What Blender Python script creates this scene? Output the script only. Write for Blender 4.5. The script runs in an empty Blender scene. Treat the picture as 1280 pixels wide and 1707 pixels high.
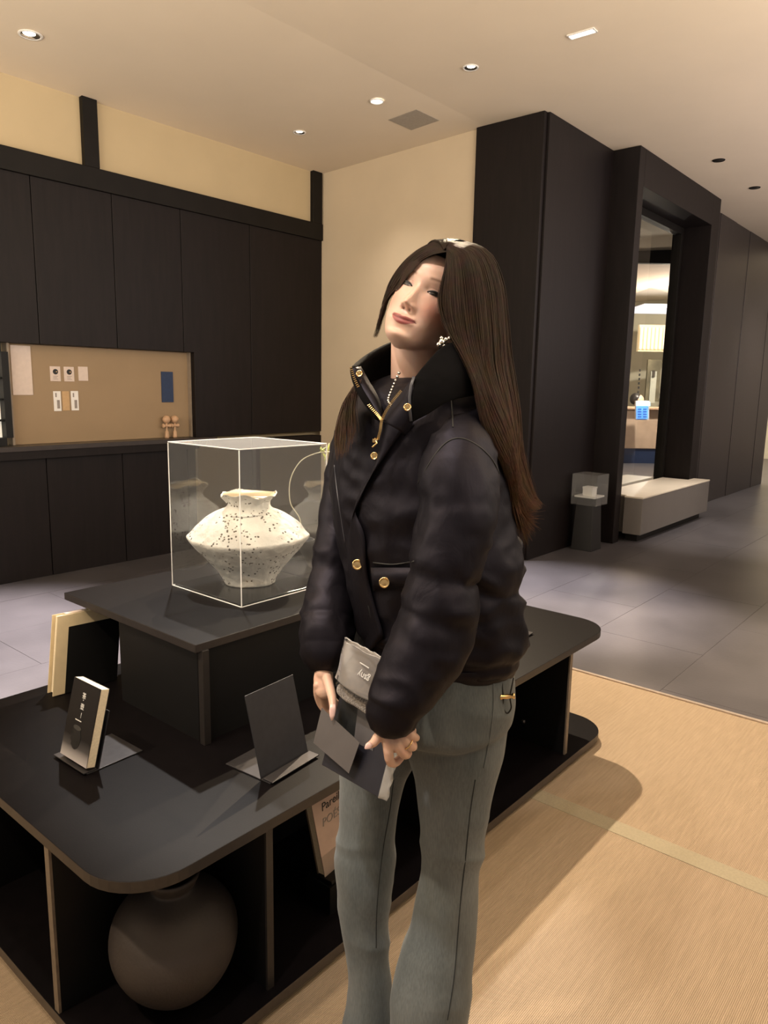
import bpy, math, random
import numpy as np
from mathutils import Vector, Matrix, noise
random.seed(7); np.random.seed(7)
C = bpy.context.scene.collection
PI = math.pi
def R(d): return math.radians(d)

# ---------------------------------------------------------------- camera
CAM = Vector((0, 0, 1.38))
F_PX, PITCH, ROLL, YAW = 1219.27, 0.17082, 0.017596, 0.868426
_fw = Vector((math.sin(YAW)*math.cos(PITCH), math.cos(YAW)*math.cos(PITCH), -math.sin(PITCH)))
_rt = Vector((math.cos(YAW), -math.sin(YAW), 0)); _up = _rt.cross(_fw)
RT = math.cos(ROLL)*_rt + math.sin(ROLL)*_up
UP = -math.sin(ROLL)*_rt + math.cos(ROLL)*_up
FW = _fw
HF = Vector((math.sin(YAW), math.cos(YAW), 0))      # horizontal forward
HR = Vector((math.cos(YAW), -math.sin(YAW), 0))     # horizontal right
cam_d = bpy.data.cameras.new('camera'); cam = bpy.data.objects.new('camera', cam_d); C.objects.link(cam)
cam_d.sensor_fit = 'HORIZONTAL'; cam_d.sensor_width = 36; cam_d.lens = 36*F_PX/1280
cam_d.clip_start = 0.05; cam_d.clip_end = 100
cam.matrix_world = Matrix(((RT.x, UP.x, -FW.x, CAM.x), (RT.y, UP.y, -FW.y, CAM.y), (RT.z, UP.z, -FW.z, CAM.z), (0, 0, 0, 1)))
bpy.context.scene.camera = cam

# ---------------------------------------------------------------- world, exposure, lights
sc = bpy.context.scene
sc.view_settings.view_transform = 'Standard'; sc.view_settings.look = 'None'
sc.view_settings.gamma = 1; sc.view_settings.exposure = 0.0; sc.view_settings.use_curve_mapping = False
w = bpy.data.worlds.new('world'); sc.world = w; w.use_nodes = True
w.node_tree.nodes['Background'].inputs[0].default_value = (1.0, 0.86, 0.72, 1)
w.node_tree.nodes['Background'].inputs[1].default_value = 0.35

def light_area(name, loc, target, size, power, color, sy=None):
    d = bpy.data.lights.new(name, 'AREA'); d.energy = power; d.color = color; d.size = size
    if sy: d.shape = 'RECTANGLE'; d.size_y = sy
    o = bpy.data.objects.new(name, d); C.objects.link(o); o.location = loc
    o.rotation_euler = (Vector(target)-Vector(loc)).to_track_quat('-Z', 'Y').to_euler(); return o
def light_spot(name, loc, target, power, color, angle=70, blend=0.6, radius=0.03):
    d = bpy.data.lights.new(name, 'SPOT'); d.energy = power; d.color = color
    d.spot_size = R(angle); d.spot_blend = blend; d.shadow_soft_size = radius
    o = bpy.data.objects.new(name, d); C.objects.link(o); o.location = loc
    o.rotation_euler = (Vector(target)-Vector(loc)).to_track_quat('-Z', 'Y').to_euler(); return o
WARM = (1.0, 0.80, 0.56); NEUT = (1.0, 0.90, 0.80); COOL = (0.93, 0.93, 1.0)
# added out-of-view area lights, facing up to brighten the ceiling
light_area('ceiling_fill', (-1.2, 3.2, 2.2), (-0.2, 3.2, 3.4), 3.0, 180, (1, .87, .70), 3.0)
light_area('ceiling_fill', (2.2, -1.4, 2.2), (2.2, -0.6, 3.4), 4.0, 260, (1, .87, .70), 2.0)
light_area('ceiling_fill', (7.5, -0.8, 2.2), (7.5, 0.4, 3.4), 5.0, 130, (1, .86, .84), 1.5)
# spots at the ceiling: some from the downlights, some with no fitting modelled
light_spot('ceiling_spot', (4.05, 2.9, 3.30), (2.3, 0.5, 0), 1350, WARM, 84, 0.5, 0.02)
light_spot('ceiling_spot', (4.21, 2.14, 3.30), (3.8, -0.6, 0), 60, WARM, 60, 0.8, 0.06)
light_spot('ceiling_spot', (2.15, 3.1, 3.2), (1.45, 1.82, 0.85), 640, (1, .95, .89), 26, 0.5, 0.03)
light_spot('ceiling_spot', (0.35, 2.1, 3.25), (0.9, 1.5, .4), 60, (1, .88, .78), 60, 0.8, 0.05)
light_spot('ceiling_spot', (-0.35, 0.75, 3.3), (0.95, 0.80, 1.40), 185, (1, .90, .80), 44, 0.9, 0.06)  # added to brighten her face; no fitting above it
light_spot('ceiling_spot', (-0.8, 1.6, 3.3), (0.3, 1.5, 0.1), 260, WARM, 70, 0.8, 0.05)
light_spot('ceiling_spot', (2.16, 4.54, 3.28), (1.3, 3.9, 0), 3000, (1, .88, .84), 50, 0.9, 0.05)
light_spot('ceiling_spot', (4.22, 3.7, 3.30), (4.3, 2.35, 0), 2200, (1, .91, .90), 38, 0.9, 0.05)
light_spot('ceiling_spot', (4.3, 4.0, 3.3), (5.06, 4.1, 1.6), 35, NEUT, 70, 1.0, 0.05)
light_spot('ceiling_spot', (7.13, 1.6, 3.36), (7.4, 2.0, 0.2), 330, NEUT, 42, 0.9, 0.05)
light_spot('ceiling_spot', (8.26, 1.3, 3.36), (8.6, 2.2, 0.3), 150, NEUT, 70, 0.9, 0.05)
light_spot('ceiling_spot', (11.0, 1.6, 3.36), (11, 2.4, 0), 260, NEUT, 90, 0.9, 0.05)

# ---------------------------------------------------------------- projection helpers (pixel + distance -> point)
def at(px, py, d):
    q = RT*((px-640)/F_PX) - UP*((py-853.5)/F_PX) + FW
    return CAM + q*(d/q.dot(HF))
def on_z(px, py, z):
    q = RT*((px-640)/F_PX) - UP*((py-853.5)/F_PX) + FW
    return CAM + q*((z-CAM.z)/q.z)

# ---------------------------------------------------------------- materials
def lin(c):
    return tuple(((v/255)/12.92 if v/255 <= .04045 else (((v/255)+.055)/1.055)**2.4) for v in c)
MATS = {}
def mat(name, col, rough=0.5, metal=0.0, noise_s=None, noise_amt=0.1, bump=0.0, bump_s=None, spec=0.5,
        emit=None, emit_s=0, wave=None, sheen=0, trans=0, coat=0, stretch=None, sss=0):
    if name in MATS: return MATS[name]
    m = bpy.data.materials.new(name); m.use_nodes = True; nt = m.node_tree; N = nt.nodes; L = nt.links
    b = N['Principled BSDF']; b.inputs['Roughness'].default_value = rough; b.inputs['Metallic'].default_value = metal
    b.inputs['Specular IOR Level'].default_value = spec
    b.inputs['Base Color'].default_value = (*col, 1)
    b.inputs['Sheen Weight'].default_value = sheen; b.inputs['Coat Weight'].default_value = coat
    if sss: b.inputs['Subsurface Weight'].default_value = sss; b.inputs['Subsurface Radius'].default_value = (.012, .005, .003); b.inputs['Subsurface Scale'].default_value = 1.0
    if trans: b.inputs['Transmission Weight'].default_value = trans
    if emit: b.inputs['Emission Color'].default_value = (*emit, 1); b.inputs['Emission Strength'].default_value = emit_s
    tc = N.new('ShaderNodeTexCoord'); mp = N.new('ShaderNodeMapping'); L.new(tc.outputs['Object'], mp.inputs[0])
    if stretch: mp.inputs['Scale'].default_value = stretch
    if noise_s:
        n = N.new('ShaderNodeTexNoise'); n.inputs['Scale'].default_value = noise_s; n.inputs['Detail'].default_value = 6
        L.new(mp.outputs[0], n.inputs['Vector'])
        r = N.new('ShaderNodeValToRGB'); r.color_ramp.elements[0].position = .3; r.color_ramp.elements[1].position = .7
        r.color_ramp.elements[0].color = (*[v*(1-noise_amt) for v in col], 1); r.color_ramp.elements[1].color = (*[min(1, v*(1+noise_amt)) for v in col], 1)
        L.new(n.outputs['Fac'], r.inputs[0]); L.new(r.outputs[0], b.inputs['Base Color'])
    if bump:
        n2 = N.new('ShaderNodeTexNoise'); n2.inputs['Scale'].default_value = bump_s or 50; n2.inputs['Detail'].default_value = 4
        L.new(mp.outputs[0], n2.inputs['Vector'])
        bp = N.new('ShaderNodeBump'); bp.inputs['Strength'].default_value = bump; bp.inputs['Distance'].default_value = 0.01
        L.new(n2.outputs['Fac'], bp.inputs['Height']); L.new(bp.outputs[0], b.inputs['Normal'])
    MATS[name] = m; return m
WOOD = mat('dark_wood', (.0075, .0050, .0050), .5, noise_s=6, noise_amt=.25, bump=.05, bump_s=40, spec=.22, stretch=(6, 6, .6))
BEAM = mat('dark_beam', (.0065, .0052, .0042), .5, noise_s=8, noise_amt=.2, spec=.2)
BLACK = mat('black_laminate', (.0034, .0027, .0032), .46, noise_s=30, noise_amt=.15, bump=.03, bump_s=300, spec=.06)
BLACKIN = mat('black_board', (.0018, .0018, .0021), .55, noise_s=20, noise_amt=.2, spec=.3)
EDGE = mat('board_edge', (.15, .118, .09), .4, noise_s=60, noise_amt=.15)
DKEDGE = mat('dark_board_edge', (.020, .017, .016), .4, noise_s=60, noise_amt=.15)
CREAM = mat('cream_plaster', (.50, .40, .25), .85, noise_s=3, noise_amt=.03, bump=.02, bump_s=200, spec=.2)
CREAM2 = mat('pale_plaster', (.56, .46, .33), .85, noise_s=3, noise_amt=.03, bump=.02, bump_s=200, spec=.2)
CEIL = mat('ceiling_paint', (.70, .60, .47), .9, noise_s=2, noise_amt=.02, spec=.1)
WHITE = mat('white_plastic', (.75, .73, .70), .4, noise_s=10, noise_amt=.03)
PAPER = mat('paper', (.62, .52, .46), .8, noise_s=40, noise_amt=.04)
CREAMPAPER = mat('cream_page_edge', (.80, .70, .52), .7, noise_s=200, noise_amt=.08, stretch=(1, 1, 1))
KRAFT = mat('kraft_card', (.50, .33, .17), .8, noise_s=60, noise_amt=.06)
FABRIC = mat('beige_board', (.30, .215, .13), .9, noise_s=3, noise_amt=.05, bump=.08, bump_s=600)
BLUE = mat('blue_card', (.012, .03, .085), .6, noise_s=60, noise_amt=.1)
INK = mat('ink', (.01, .01, .01), .6, noise_s=60, noise_amt=.1)
GREYINK = mat('grey_ink', (.25, .22, .2), .6, noise_s=60, noise_amt=.1)
WHITEINK = mat('white_ink', (.7, .7, .7), .6, noise_s=60, noise_amt=.05)
BEECH = mat('beech_wood', (.52, .33, .2), .5, noise_s=20, noise_amt=.1)
STEEL = mat('grey_metal', (.10, .095, .10), .28, .75, noise_s=50, noise_amt=.1)
DKSTEEL = mat('dark_grey_metal', (.03, .03, .035), .42, .3, noise_s=50, noise_amt=.1)
GOLD = mat('gold_metal', (.83, .58, .27), .22, 1, noise_s=60, noise_amt=.1)
SILVER = mat('silver_metal', (.8, .78, .74), .2, 1, noise_s=80, noise_amt=.1)
LAMP = mat('lamp_lens', (1, .95, .85), .5, emit=(1, .93, .8), emit_s=9, noise_s=50, noise_amt=.02)
DARKCUP = mat('lamp_baffle', (.02, .017, .015), .4, noise_s=50, noise_amt=.1)

def mirror_mix(name, ior=1.45, tint=(1, 1, 1), gl=(1, 1, 1), rough=0.0, haze=0.0):
    m = bpy.data.materials.new(name); m.use_nodes = True; nt = m.node_tree; N = nt.nodes; L = nt.links
    N.remove(N['Principled BSDF']); out = N['Material Output']
    t = N.new('ShaderNodeBsdfTransparent'); t.inputs[0].default_value = (*tint, 1)
    g = N.new('ShaderNodeBsdfGlossy'); g.inputs[0].default_value = (*gl, 1); g.inputs['Roughness'].default_value = rough
    f = N.new('ShaderNodeFresnel'); f.inputs[0].default_value = ior
    tc = N.new('ShaderNodeTexCoord'); n = N.new('ShaderNodeTexNoise'); n.inputs['Scale'].default_value = 3; L.new(tc.outputs['Object'], n.inputs['Vector'])
    bp = N.new('ShaderNodeBump'); bp.inputs['Strength'].default_value = .01; L.new(n.outputs['Fac'], bp.inputs['Height']); L.new(bp.outputs[0], g.inputs['Normal'])
    ge = N.new('ShaderNodeNewGeometry'); iv = N.new('ShaderNodeMath'); iv.operation = 'SUBTRACT'; iv.inputs[0].default_value = 1; L.new(ge.outputs['Backfacing'], iv.inputs[1])
    mu = N.new('ShaderNodeMath'); mu.operation = 'MULTIPLY'; L.new(f.outputs[0], mu.inputs[0]); L.new(iv.outputs[0], mu.inputs[1])
    mx = N.new('ShaderNodeMixShader'); L.new(mu.outputs[0], mx.inputs[0]); L.new(t.outputs[0], mx.inputs[1]); L.new(g.outputs[0], mx.inputs[2])
    last = mx
    if haze:
        d = N.new('ShaderNodeBsdfDiffuse'); d.inputs[0].default_value = (.8, .8, .8, 1)
        m2 = N.new('ShaderNodeMixShader'); m2.inputs[0].default_value = haze; L.new(mx.outputs[0], m2.inputs[1]); L.new(d.outputs[0], m2.inputs[2]); last = m2
    L.new(last.outputs[0], out.inputs[0]); return m
ACRYL = mirror_mix('clear_acrylic', 1.85, (.95, .955, .955), haze=.014)
ACRYL_TOP = mirror_mix('dusty_acrylic', 1.6, (.93, .935, .935), haze=.10)
GLASS = mirror_mix('window_glass', 1.25, (.94, .95, .95))
FILM = mirror_mix('clear_film', 1.55, (.96, .96, .96), rough=.06, haze=.008)

# ---------------------------------------------------------------- mesh helpers
class MB:
    def __init__(s): s.v = []; s.f = []
    def add(s, v, f):
        o = len(s.v); s.v += [Vector(p) for p in v]; s.f += [tuple(i+o for i in q) for q in f]; return s
    def box(s, a, b):
        x0, y0, z0 = a; x1, y1, z1 = b
        return s.add([(x0,y0,z0),(x1,y0,z0),(x1,y1,z0),(x0,y1,z0),(x0,y0,z1),(x1,y0,z1),(x1,y1,z1),(x0,y1,z1)],
                     [(0,3,2,1),(4,5,6,7),(0,1,5,4),(1,2,6,5),(2,3,7,6),(3,0,4,7)])
    def obox(s, c, ex, ey, ez):           # centre and three half-extent vectors
        c, ex, ey, ez = map(Vector, (c, ex, ey, ez)); v = []
        for sz in (-1, 1):
            for sx, sy in ((-1,-1),(1,-1),(1,1),(-1,1)): v.append(c+ex*sx+ey*sy+ez*sz)
        f = [(0,3,2,1),(4,5,6,7),(0,1,5,4),(1,2,6,5),(2,3,7,6),(3,0,4,7)]
        if ex.cross(ey).dot(ez) < 0: f = [q[::-1] for q in f]
        return s.add(v, f)
    def prism(s, poly, z0, z1):
        n = len(poly); v = [(x, y, z0) for x, y in poly]+[(x, y, z1) for x, y in poly]
        return s.add(v, [tuple(range(n))[::-1], tuple(range(n, 2*n))]+[(i, (i+1) % n, n+(i+1) % n, n+i) for i in range(n)])
    def slab(s, quad, nrm, th):           # polygon in space given thickness along nrm
        q = [Vector(p) for p in quad]; n = len(q); nv = Vector(nrm).normalized()*th
        return s.add(q+[p+nv for p in q], [tuple(range(n))[::-1], tuple(range(n, 2*n))]+[(i, (i+1) % n, n+(i+1) % n, n+i) for i in range(n)])
    def rings(s, rs, cap=True, closed=True):
        n = len(rs[0]); v = [p for r in rs for p in r]; f = []
        for i in range(len(rs)-1):
            for j in range(n if closed else n-1):
                k = (j+1) % n; f.append((i*n+j, i*n+k, (i+1)*n+k, (i+1)*n+j))
        if cap and closed: f.append(tuple(range(n))[::-1]); f.append(tuple((len(rs)-1)*n+j for j in range(n)))
        return s.add(v, f)
    def tube(s, pts, rad, n=10, flat=None, cap=True):   # flat: (direction, ratio) squashes the section along direction
        pts = [Vector(p) for p in pts]; m = len(pts); rs = []
        if not hasattr(rad, '__len__'): rad = [rad]*m
        T = [(pts[min(i+1, m-1)]-pts[max(i-1, 0)]).normalized() for i in range(m)]
        up = Vector((0, 0, 1)) if abs(T[0].z) < .9 else Vector((1, 0, 0))
        a = T[0].cross(up).normalized()
        for i in range(m):
            a = (a-T[i]*a.dot(T[i])).normalized(); b = T[i].cross(a); r = rad[i]; ring = []
            for k in range(n):
                t = 2*PI*k/n; o = a*math.cos(t)*r+b*math.sin(t)*r
                if flat: fd = Vector(flat[0]).normalized(); o -= fd*o.dot(fd)*(1-flat[1])
                ring.append(pts[i]+o)
            rs.append(ring)
        return s.rings(rs, cap)
    def capsule(s, pts, rad, n=12, flat=None):
        pts = [Vector(p) for p in pts]; rad = list(rad) if hasattr(rad, '__len__') else [rad]*len(pts)
        d0 = (pts[0]-pts[1]).normalized(); d1 = (pts[-1]-pts[-2]).normalized(); P0, R0, P1, R1 = [], [], [], []
        for a in (80, 60, 35, 15):
            P0.append(pts[0]+d0*rad[0]*math.sin(R(a))); R0.append(rad[0]*math.cos(R(a)))
            P1.insert(0, pts[-1]+d1*rad[-1]*math.sin(R(a))); R1.insert(0, rad[-1]*math.cos(R(a)))
        return s.tube(P0+pts+P1, R0+rad+R1, n, flat)
    def lathe(s, prof, c, n=32, sx=1, sy=1, rot=0, fn=None, cap=True):
        rs = []
        for r, z in prof:
            ring = []
            for k in range(n):
                t = 2*PI*k/n; rr = r*(fn(t, z) if fn else 1); x, y = rr*math.cos(t)*sx, rr*math.sin(t)*sy
                ring.append(Vector((c[0]+x*math.cos(rot)-y*math.sin(rot), c[1]+x*math.sin(rot)+y*math.cos(rot), c[2]+z)))
            rs.append(ring)
        return s.rings(rs, cap)
    def ball(s, c, r, nu=16, nv=10, sc=(1, 1, 1)):
        rs = []
        for i in range(nv+1):
            a = -PI/2+PI*(i+.001)/(nv+.002); rs.append([Vector((c[0]+r*sc[0]*math.cos(a)*math.cos(2*PI*k/nu), c[1]+r*sc[1]*math.cos(a)*math.sin(2*PI*k/nu), c[2]+r*sc[2]*math.sin(a))) for k in range(nu)])
        return s.rings(rs)
    def build(s, name, m, parent=None, smooth=False, bevel=0, bseg=2, sub=0, loc=None):
        org = Vector(loc) if loc is not None else (origin(parent) if parent else Vector((0, 0, 0)))
        me = bpy.data.meshes.new(name); me.from_pydata([tuple(p-org) for p in s.v], [], s.f); me.validate(); me.update()
        o = bpy.data.objects.new(name, me); C.objects.link(o)
        if parent: o.parent = parent
        elif loc is not None: o.location = loc
        for mm in (m if isinstance(m, (list, tuple)) else [m]): me.materials.append(mm)
        if smooth: me.shade_smooth()
        if bevel:
            b = o.modifiers.new('bevel', 'BEVEL'); b.width = bevel; b.segments = bseg; b.limit_method = 'ANGLE'; b.angle_limit = R(40)
        if sub:
            b = o.modifiers.new('sub', 'SUBSURF'); b.levels = sub; b.render_levels = sub
        return o
def origin(o):
    v = Vector((0, 0, 0))
    while o: v += o.location; o = o.parent
    return v
def tag(o, label=None, cat=None, group=None, kind=None):
    if label: o['label'] = label
    if cat: o['category'] = cat
    if group: o['group'] = group
    if kind: o['kind'] = kind
    return o
def empty(name, loc, label, cat, group=None):
    o = bpy.data.objects.new(name, None); C.objects.link(o); o.location = loc; o.empty_display_size = .1
    return tag(o, label, cat, group)
def struct(name, mb, m, label=None, parent=None, **k):
    o = mb.build(name, m, parent, **k)
    if not parent: o['kind'] = 'structure'
    if label: o['label'] = label
    return o
def dup(o, off, parent=None):
    c = o.copy(); C.objects.link(c)
    if parent: c.parent = parent
    else: c.location = o.location+Vector(off)
    for ch in list(o.children): dup(ch, off, c)
    return c
def catmull(P, n):
    P = [np.array(p, float) for p in P]; P = [2*P[0]-P[1]]+P+[2*P[-1]-P[-2]]; m = len(P)-3; out = []
    for i in range(n):
        t = i/(n-1)*m; k = min(int(t), m-1); u = t-k; a, b, c, d = P[k:k+4]
        out.append(.5*((2*b)+(-a+c)*u+(2*a-5*b+4*c-d)*u*u+(-a+3*b-3*c+d)*u**3))
    return out
def text_mesh(s, size, M, name, m, parent, extrude=0.0004, shear=0):
    cu = bpy.data.curves.new('t', 'FONT'); cu.body = s; cu.size = size; cu.extrude = extrude; cu.shear = shear; cu.align_x = 'LEFT'
    t = bpy.data.objects.new('t', cu); C.objects.link(t); bpy.context.view_layer.update()
    me = bpy.data.meshes.new_from_object(t.evaluated_get(bpy.context.evaluated_depsgraph_get()))
    bpy.data.objects.remove(t); bpy.data.curves.remove(cu)
    me.transform(Matrix.Translation(-origin(parent)) @ M); me.materials.clear(); me.materials.append(m); me.name = name
    o = bpy.data.objects.new(name, me); C.objects.link(o); o.parent = parent; return o
def frame_m(o, x, y):
    x = Vector(x).normalized(); y = Vector(y); y = (y-x*y.dot(x)).normalized(); z = x.cross(y)
    return Matrix(((x.x, y.x, z.x, o[0]), (x.y, y.y, z.y, o[1]), (x.z, y.z, z.z, o[2]), (0, 0, 0, 1)))

# ================================================================ SETTING
def tile_mat():
    m = bpy.data.materials.new('grey_stone_tile'); m.use_nodes = True; nt = m.node_tree; N = nt.nodes; L = nt.links; b = N['Principled BSDF']
    g = N.new('ShaderNodeNewGeometry')
    n = N.new('ShaderNodeTexNoise'); n.inputs['Scale'].default_value = 2.2; n.inputs['Detail'].default_value = 9; L.new(g.outputs['Position'], n.inputs['Vector'])
    r = N.new('ShaderNodeValToRGB'); r.color_ramp.elements[0].position = .3; r.color_ramp.elements[1].position = .75
    r.color_ramp.elements[0].color = (.055, .052, .058, 1); r.color_ramp.elements[1].color = (.088, .083, .092, 1)
    L.new(n.outputs['Fac'], r.inputs[0]); L.new(r.outputs[0], b.inputs['Base Color'])
    n2 = N.new('ShaderNodeTexNoise'); n2.inputs['Scale'].default_value = 60; n2.inputs['Detail'].default_value = 5; L.new(g.outputs['Position'], n2.inputs['Vector'])
    bp = N.new('ShaderNodeBump'); bp.inputs['Strength'].default_value = .12; bp.inputs['Distance'].default_value = .003
    L.new(n2.outputs['Fac'], bp.inputs['Height']); L.new(bp.outputs[0], b.inputs['Normal'])
    b.inputs['Roughness'].default_value = .34; b.inputs['Specular IOR Level'].default_value = .6; return m
TILE = tile_mat(); GROUT = mat('grout', (.07, .07, .08), .8, noise_s=20, noise_amt=.1)
TX, TY = 3.26, 2.75
fl = struct('floor', MB().box((-3, TY, -.06), (18, 9, -.012)).box((TX, -3, -.06), (18, TY, -.012)).box((-3, -3, -.06), (TX, TY, -.045)), GROUT, 'grey stone tiled floor with a woven mat inset')
rng = random.Random(3); tile_me = {}
def add_tile(x0, x1, y0, y1):
    g = .0009; key = (round(x1-x0, 3), round(y1-y0, 3))
    if key not in tile_me:
        o = MB().box((g, g, -.012), (x1-x0-g, y1-y0-g, 0)).build('tile', TILE, fl); o.location = (x0, y0, rng.uniform(-.0006, 0)); tile_me[key] = o.data
    else:
        o = bpy.data.objects.new('tile', tile_me[key]); C.objects.link(o); o.parent = fl; o.location = (x0, y0, rng.uniform(-.0006, 0))
for j in range(-3, 11):
    y0 = -.11+.6*j; y1 = y0+.6
    for i in range(-1, 11):
        x0 = 1.53+1.2*(i-3)+(.6 if j % 2 else 0); x1 = x0+1.2
        if y0 >= TY-.35:
            add_tile(x0, x1, max(y0, TY), y1)
        elif x1 > TX+.05:
            add_tile(max(x0, TX+.02), x1, y0, min(y1, 9))
o = MB().box((10.8, -2.5, -.012), (18, 6.5, -.001)).box((3.3, -3, -.012), (10.8, -1.95, -.001)).build('far_tiling', TILE, fl); o['kind'] = 'stuff'
def tatami_mat():
    m = bpy.data.materials.new('woven_mat'); m.use_nodes = True; nt = m.node_tree; N = nt.nodes; L = nt.links; b = N['Principled BSDF']
    g = N.new('ShaderNodeNewGeometry')
    def wv(axis, scale):
        q = N.new('ShaderNodeTexWave'); q.bands_direction = axis; q.inputs['Scale'].default_value = scale; q.inputs['Distortion'].default_value = .6
        q.inputs['Detail'].default_value = 1; q.inputs['Detail Scale'].default_value = 3; L.new(g.outputs['Position'], q.inputs['Vector']); return q
    w1 = wv('Y', 78); w2 = wv('X', 95)
    mp = N.new('ShaderNodeMapping'); mp.inputs['Scale'].default_value = (9, 130, 1); L.new(g.outputs['Position'], mp.inputs[0])
    n = N.new('ShaderNodeTexNoise'); n.inputs['Scale'].default_value = 1; n.inputs['Detail'].default_value = 5; L.new(mp.outputs[0], n.inputs['Vector'])
    r = N.new('ShaderNodeValToRGB'); r.color_ramp.elements[0].position = .3; r.color_ramp.elements[1].position = .75
    r.color_ramp.elements[0].color = (.30, .225, .15, 1); r.color_ramp.elements[1].color = (.37, .28, .19, 1)
    L.new(n.outputs['Fac'], r.inputs[0])
    mx = N.new('ShaderNodeMix'); mx.data_type = 'RGBA'; mx.blend_type = 'MULTIPLY'; mx.inputs[0].default_value = .33
    ad = N.new('ShaderNodeMath'); ad.operation = 'MULTIPLY'; L.new(w1.outputs['Fac'], ad.inputs[0]); L.new(w2.outputs['Fac'], ad.inputs[1])
    L.new(r.outputs[0], mx.inputs[6]); L.new(w1.outputs['Color'], mx.inputs[7]); L.new(mx.outputs[2], b.inputs['Base Color'])
    ad2 = N.new('ShaderNodeMath'); ad2.operation = 'ADD'; L.new(w1.outputs['Fac'], ad2.inputs[0]); L.new(ad.outputs[0], ad2.inputs[1])
    bp = N.new('ShaderNodeBump'); bp.inputs['Strength'].default_value = .5; bp.inputs['Distance'].default_value = .002
    L.new(ad2.outputs[0], bp.inputs['Height']); L.new(bp.outputs[0], b.inputs['Normal'])
    b.inputs['Roughness'].default_value = .75; b.inputs['Specular IOR Level'].default_value = .3; return m
TAT = tatami_mat(); BORD = mat('mat_border', (.235, .20, .135), .8, noise_s=150, noise_amt=.08, bump=.1, bump_s=400)
mx0 = [-2.2, -.05, 2.16]; mx1 = [-.12, 2.09, TX]
for a, b_ in zip(mx0, mx1):
    for y0, y1 in ((-2.9, TY),):
        MB().box((a, y0, -.04), (b_, y1, 0)).build('woven_mat', TAT, fl)
for a, b_ in ((-.12, -.05), (2.09, 2.16)):
    MB().box((a, -2.9, -.04), (b_, TY, .0015)).build('mat_border', BORD, fl, bevel=.001)
MB().box((TX, -3, -.04), (TX+.018, TY+.018, .006)).box((-3, TY, -.04), (TX, TY+.018, .006)).build('floor_trim_strip', mat('steel_strip', (.5, .42, .36), .35, .6, noise_s=30, noise_amt=.1), fl)

# ceiling (falls slightly towards the panelled wall)
cz = [(-3, 3.39), (3.4, 3.39), (5.1, 3.29), (5.4, 3.27)]
mb = MB()
v = [(-3, y, z) for y, z in cz]+[(18, y, z) for y, z in cz]+[(-3, y, z+.1) for y, z in cz]+[(18, y, z+.1) for y, z in cz]
mb.add(v, [(i, i+4, i+5, i+1)[::-1] for i in range(3)]+[(8+i, 8+i+1, 12+i+1, 12+i)[::-1] for i in range(3)])
mb.box((6.2, 3.05, 3.39), (18, 9, 3.5))
struct('ceiling', mb, CEIL, 'smooth pale ceiling with recessed downlights')
def ceil_z(y): return 3.39 if y < 3.4 else 3.39-.1*(y-3.4)/1.7

# left wall: dark panels with a beige pin board niche, cream plaster above
YW = 5.1
mb = MB().box((-3, YW+.13, 0), (5.3, YW+.2, 3.4)).box((-3, YW+.02, 2.76), (5.2, YW+.13, 3.4))
wl = struct('wall_left', mb, CREAM, 'cream plaster wall above dark wooden panelling')
xj = [-1.0, .1, 1.0, 1.73, 2.366, 2.942, 3.516, 4.20, 5.06]
for a, b_ in zip(xj[:-1], xj[1:]):
    g = .0025
    def seg(x0, x1, z0, z1):
        if x1-x0 > .01: MB().box((x0+g, YW, z0), (x1-g, YW+.13, z1)).build('panel', WOOD, wl, bevel=.002, bseg=1)
    if a < 3.6 < b_:
        MB().slab([(a+g, YW, 1.62), (a+g, YW, 2.70), (b_-g, YW, 2.70), (b_-g, YW, .935), (3.612, YW, .935), (3.612, YW, 1.62)], (0, 1, 0), .13).build('panel', WOOD, wl, bevel=.002, bseg=1)
    else: seg(a, b_, 1.62 if b_ > 1.95 and a < 3.6 else .935, 2.70)
for a, b_ in zip([-1.0, .1, .9, 1.78, 2.36, 2.94, 3.52, 4.2], [.1, .9, 1.78, 2.36, 2.94, 3.52, 4.2, 5.06]):
    MB().box((a+.0025, YW, .0), (b_-.0025, YW+.13, .895)).build('panel', WOOD, wl, bevel=.002, bseg=1)
struct('trim_1', MB().box((-3, YW-.02, 2.70), (5.055, YW+.1, 2.845)), BEAM, 'dark horizontal beam above the panelling', bevel=.003)
struct('trim_2', MB().box((2.745, YW-.02, 2.845), (2.855, YW+.06, 3.31)), BEAM, 'dark short post between two cream wall fields', bevel=.003)
struct('trim_3', MB().box((4.93, YW-.02, 2.845), (5.045, YW+.06, 3.30)), BEAM, 'dark short post in the corner of the cream wall', bevel=.003)
led = struct('trim_4', MB().box((-1, YW-.06, .90), (3.78, YW+.13, .935)), mat('ledge_black', (.035, .028, .026), .3, noise_s=20, noise_amt=.1), 'dark ledge running below the beige board', bevel=.003)
MB().box((-1, YW-.05, .845), (3.78, YW, .90)).build('ledge_front', WOOD, led)
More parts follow.
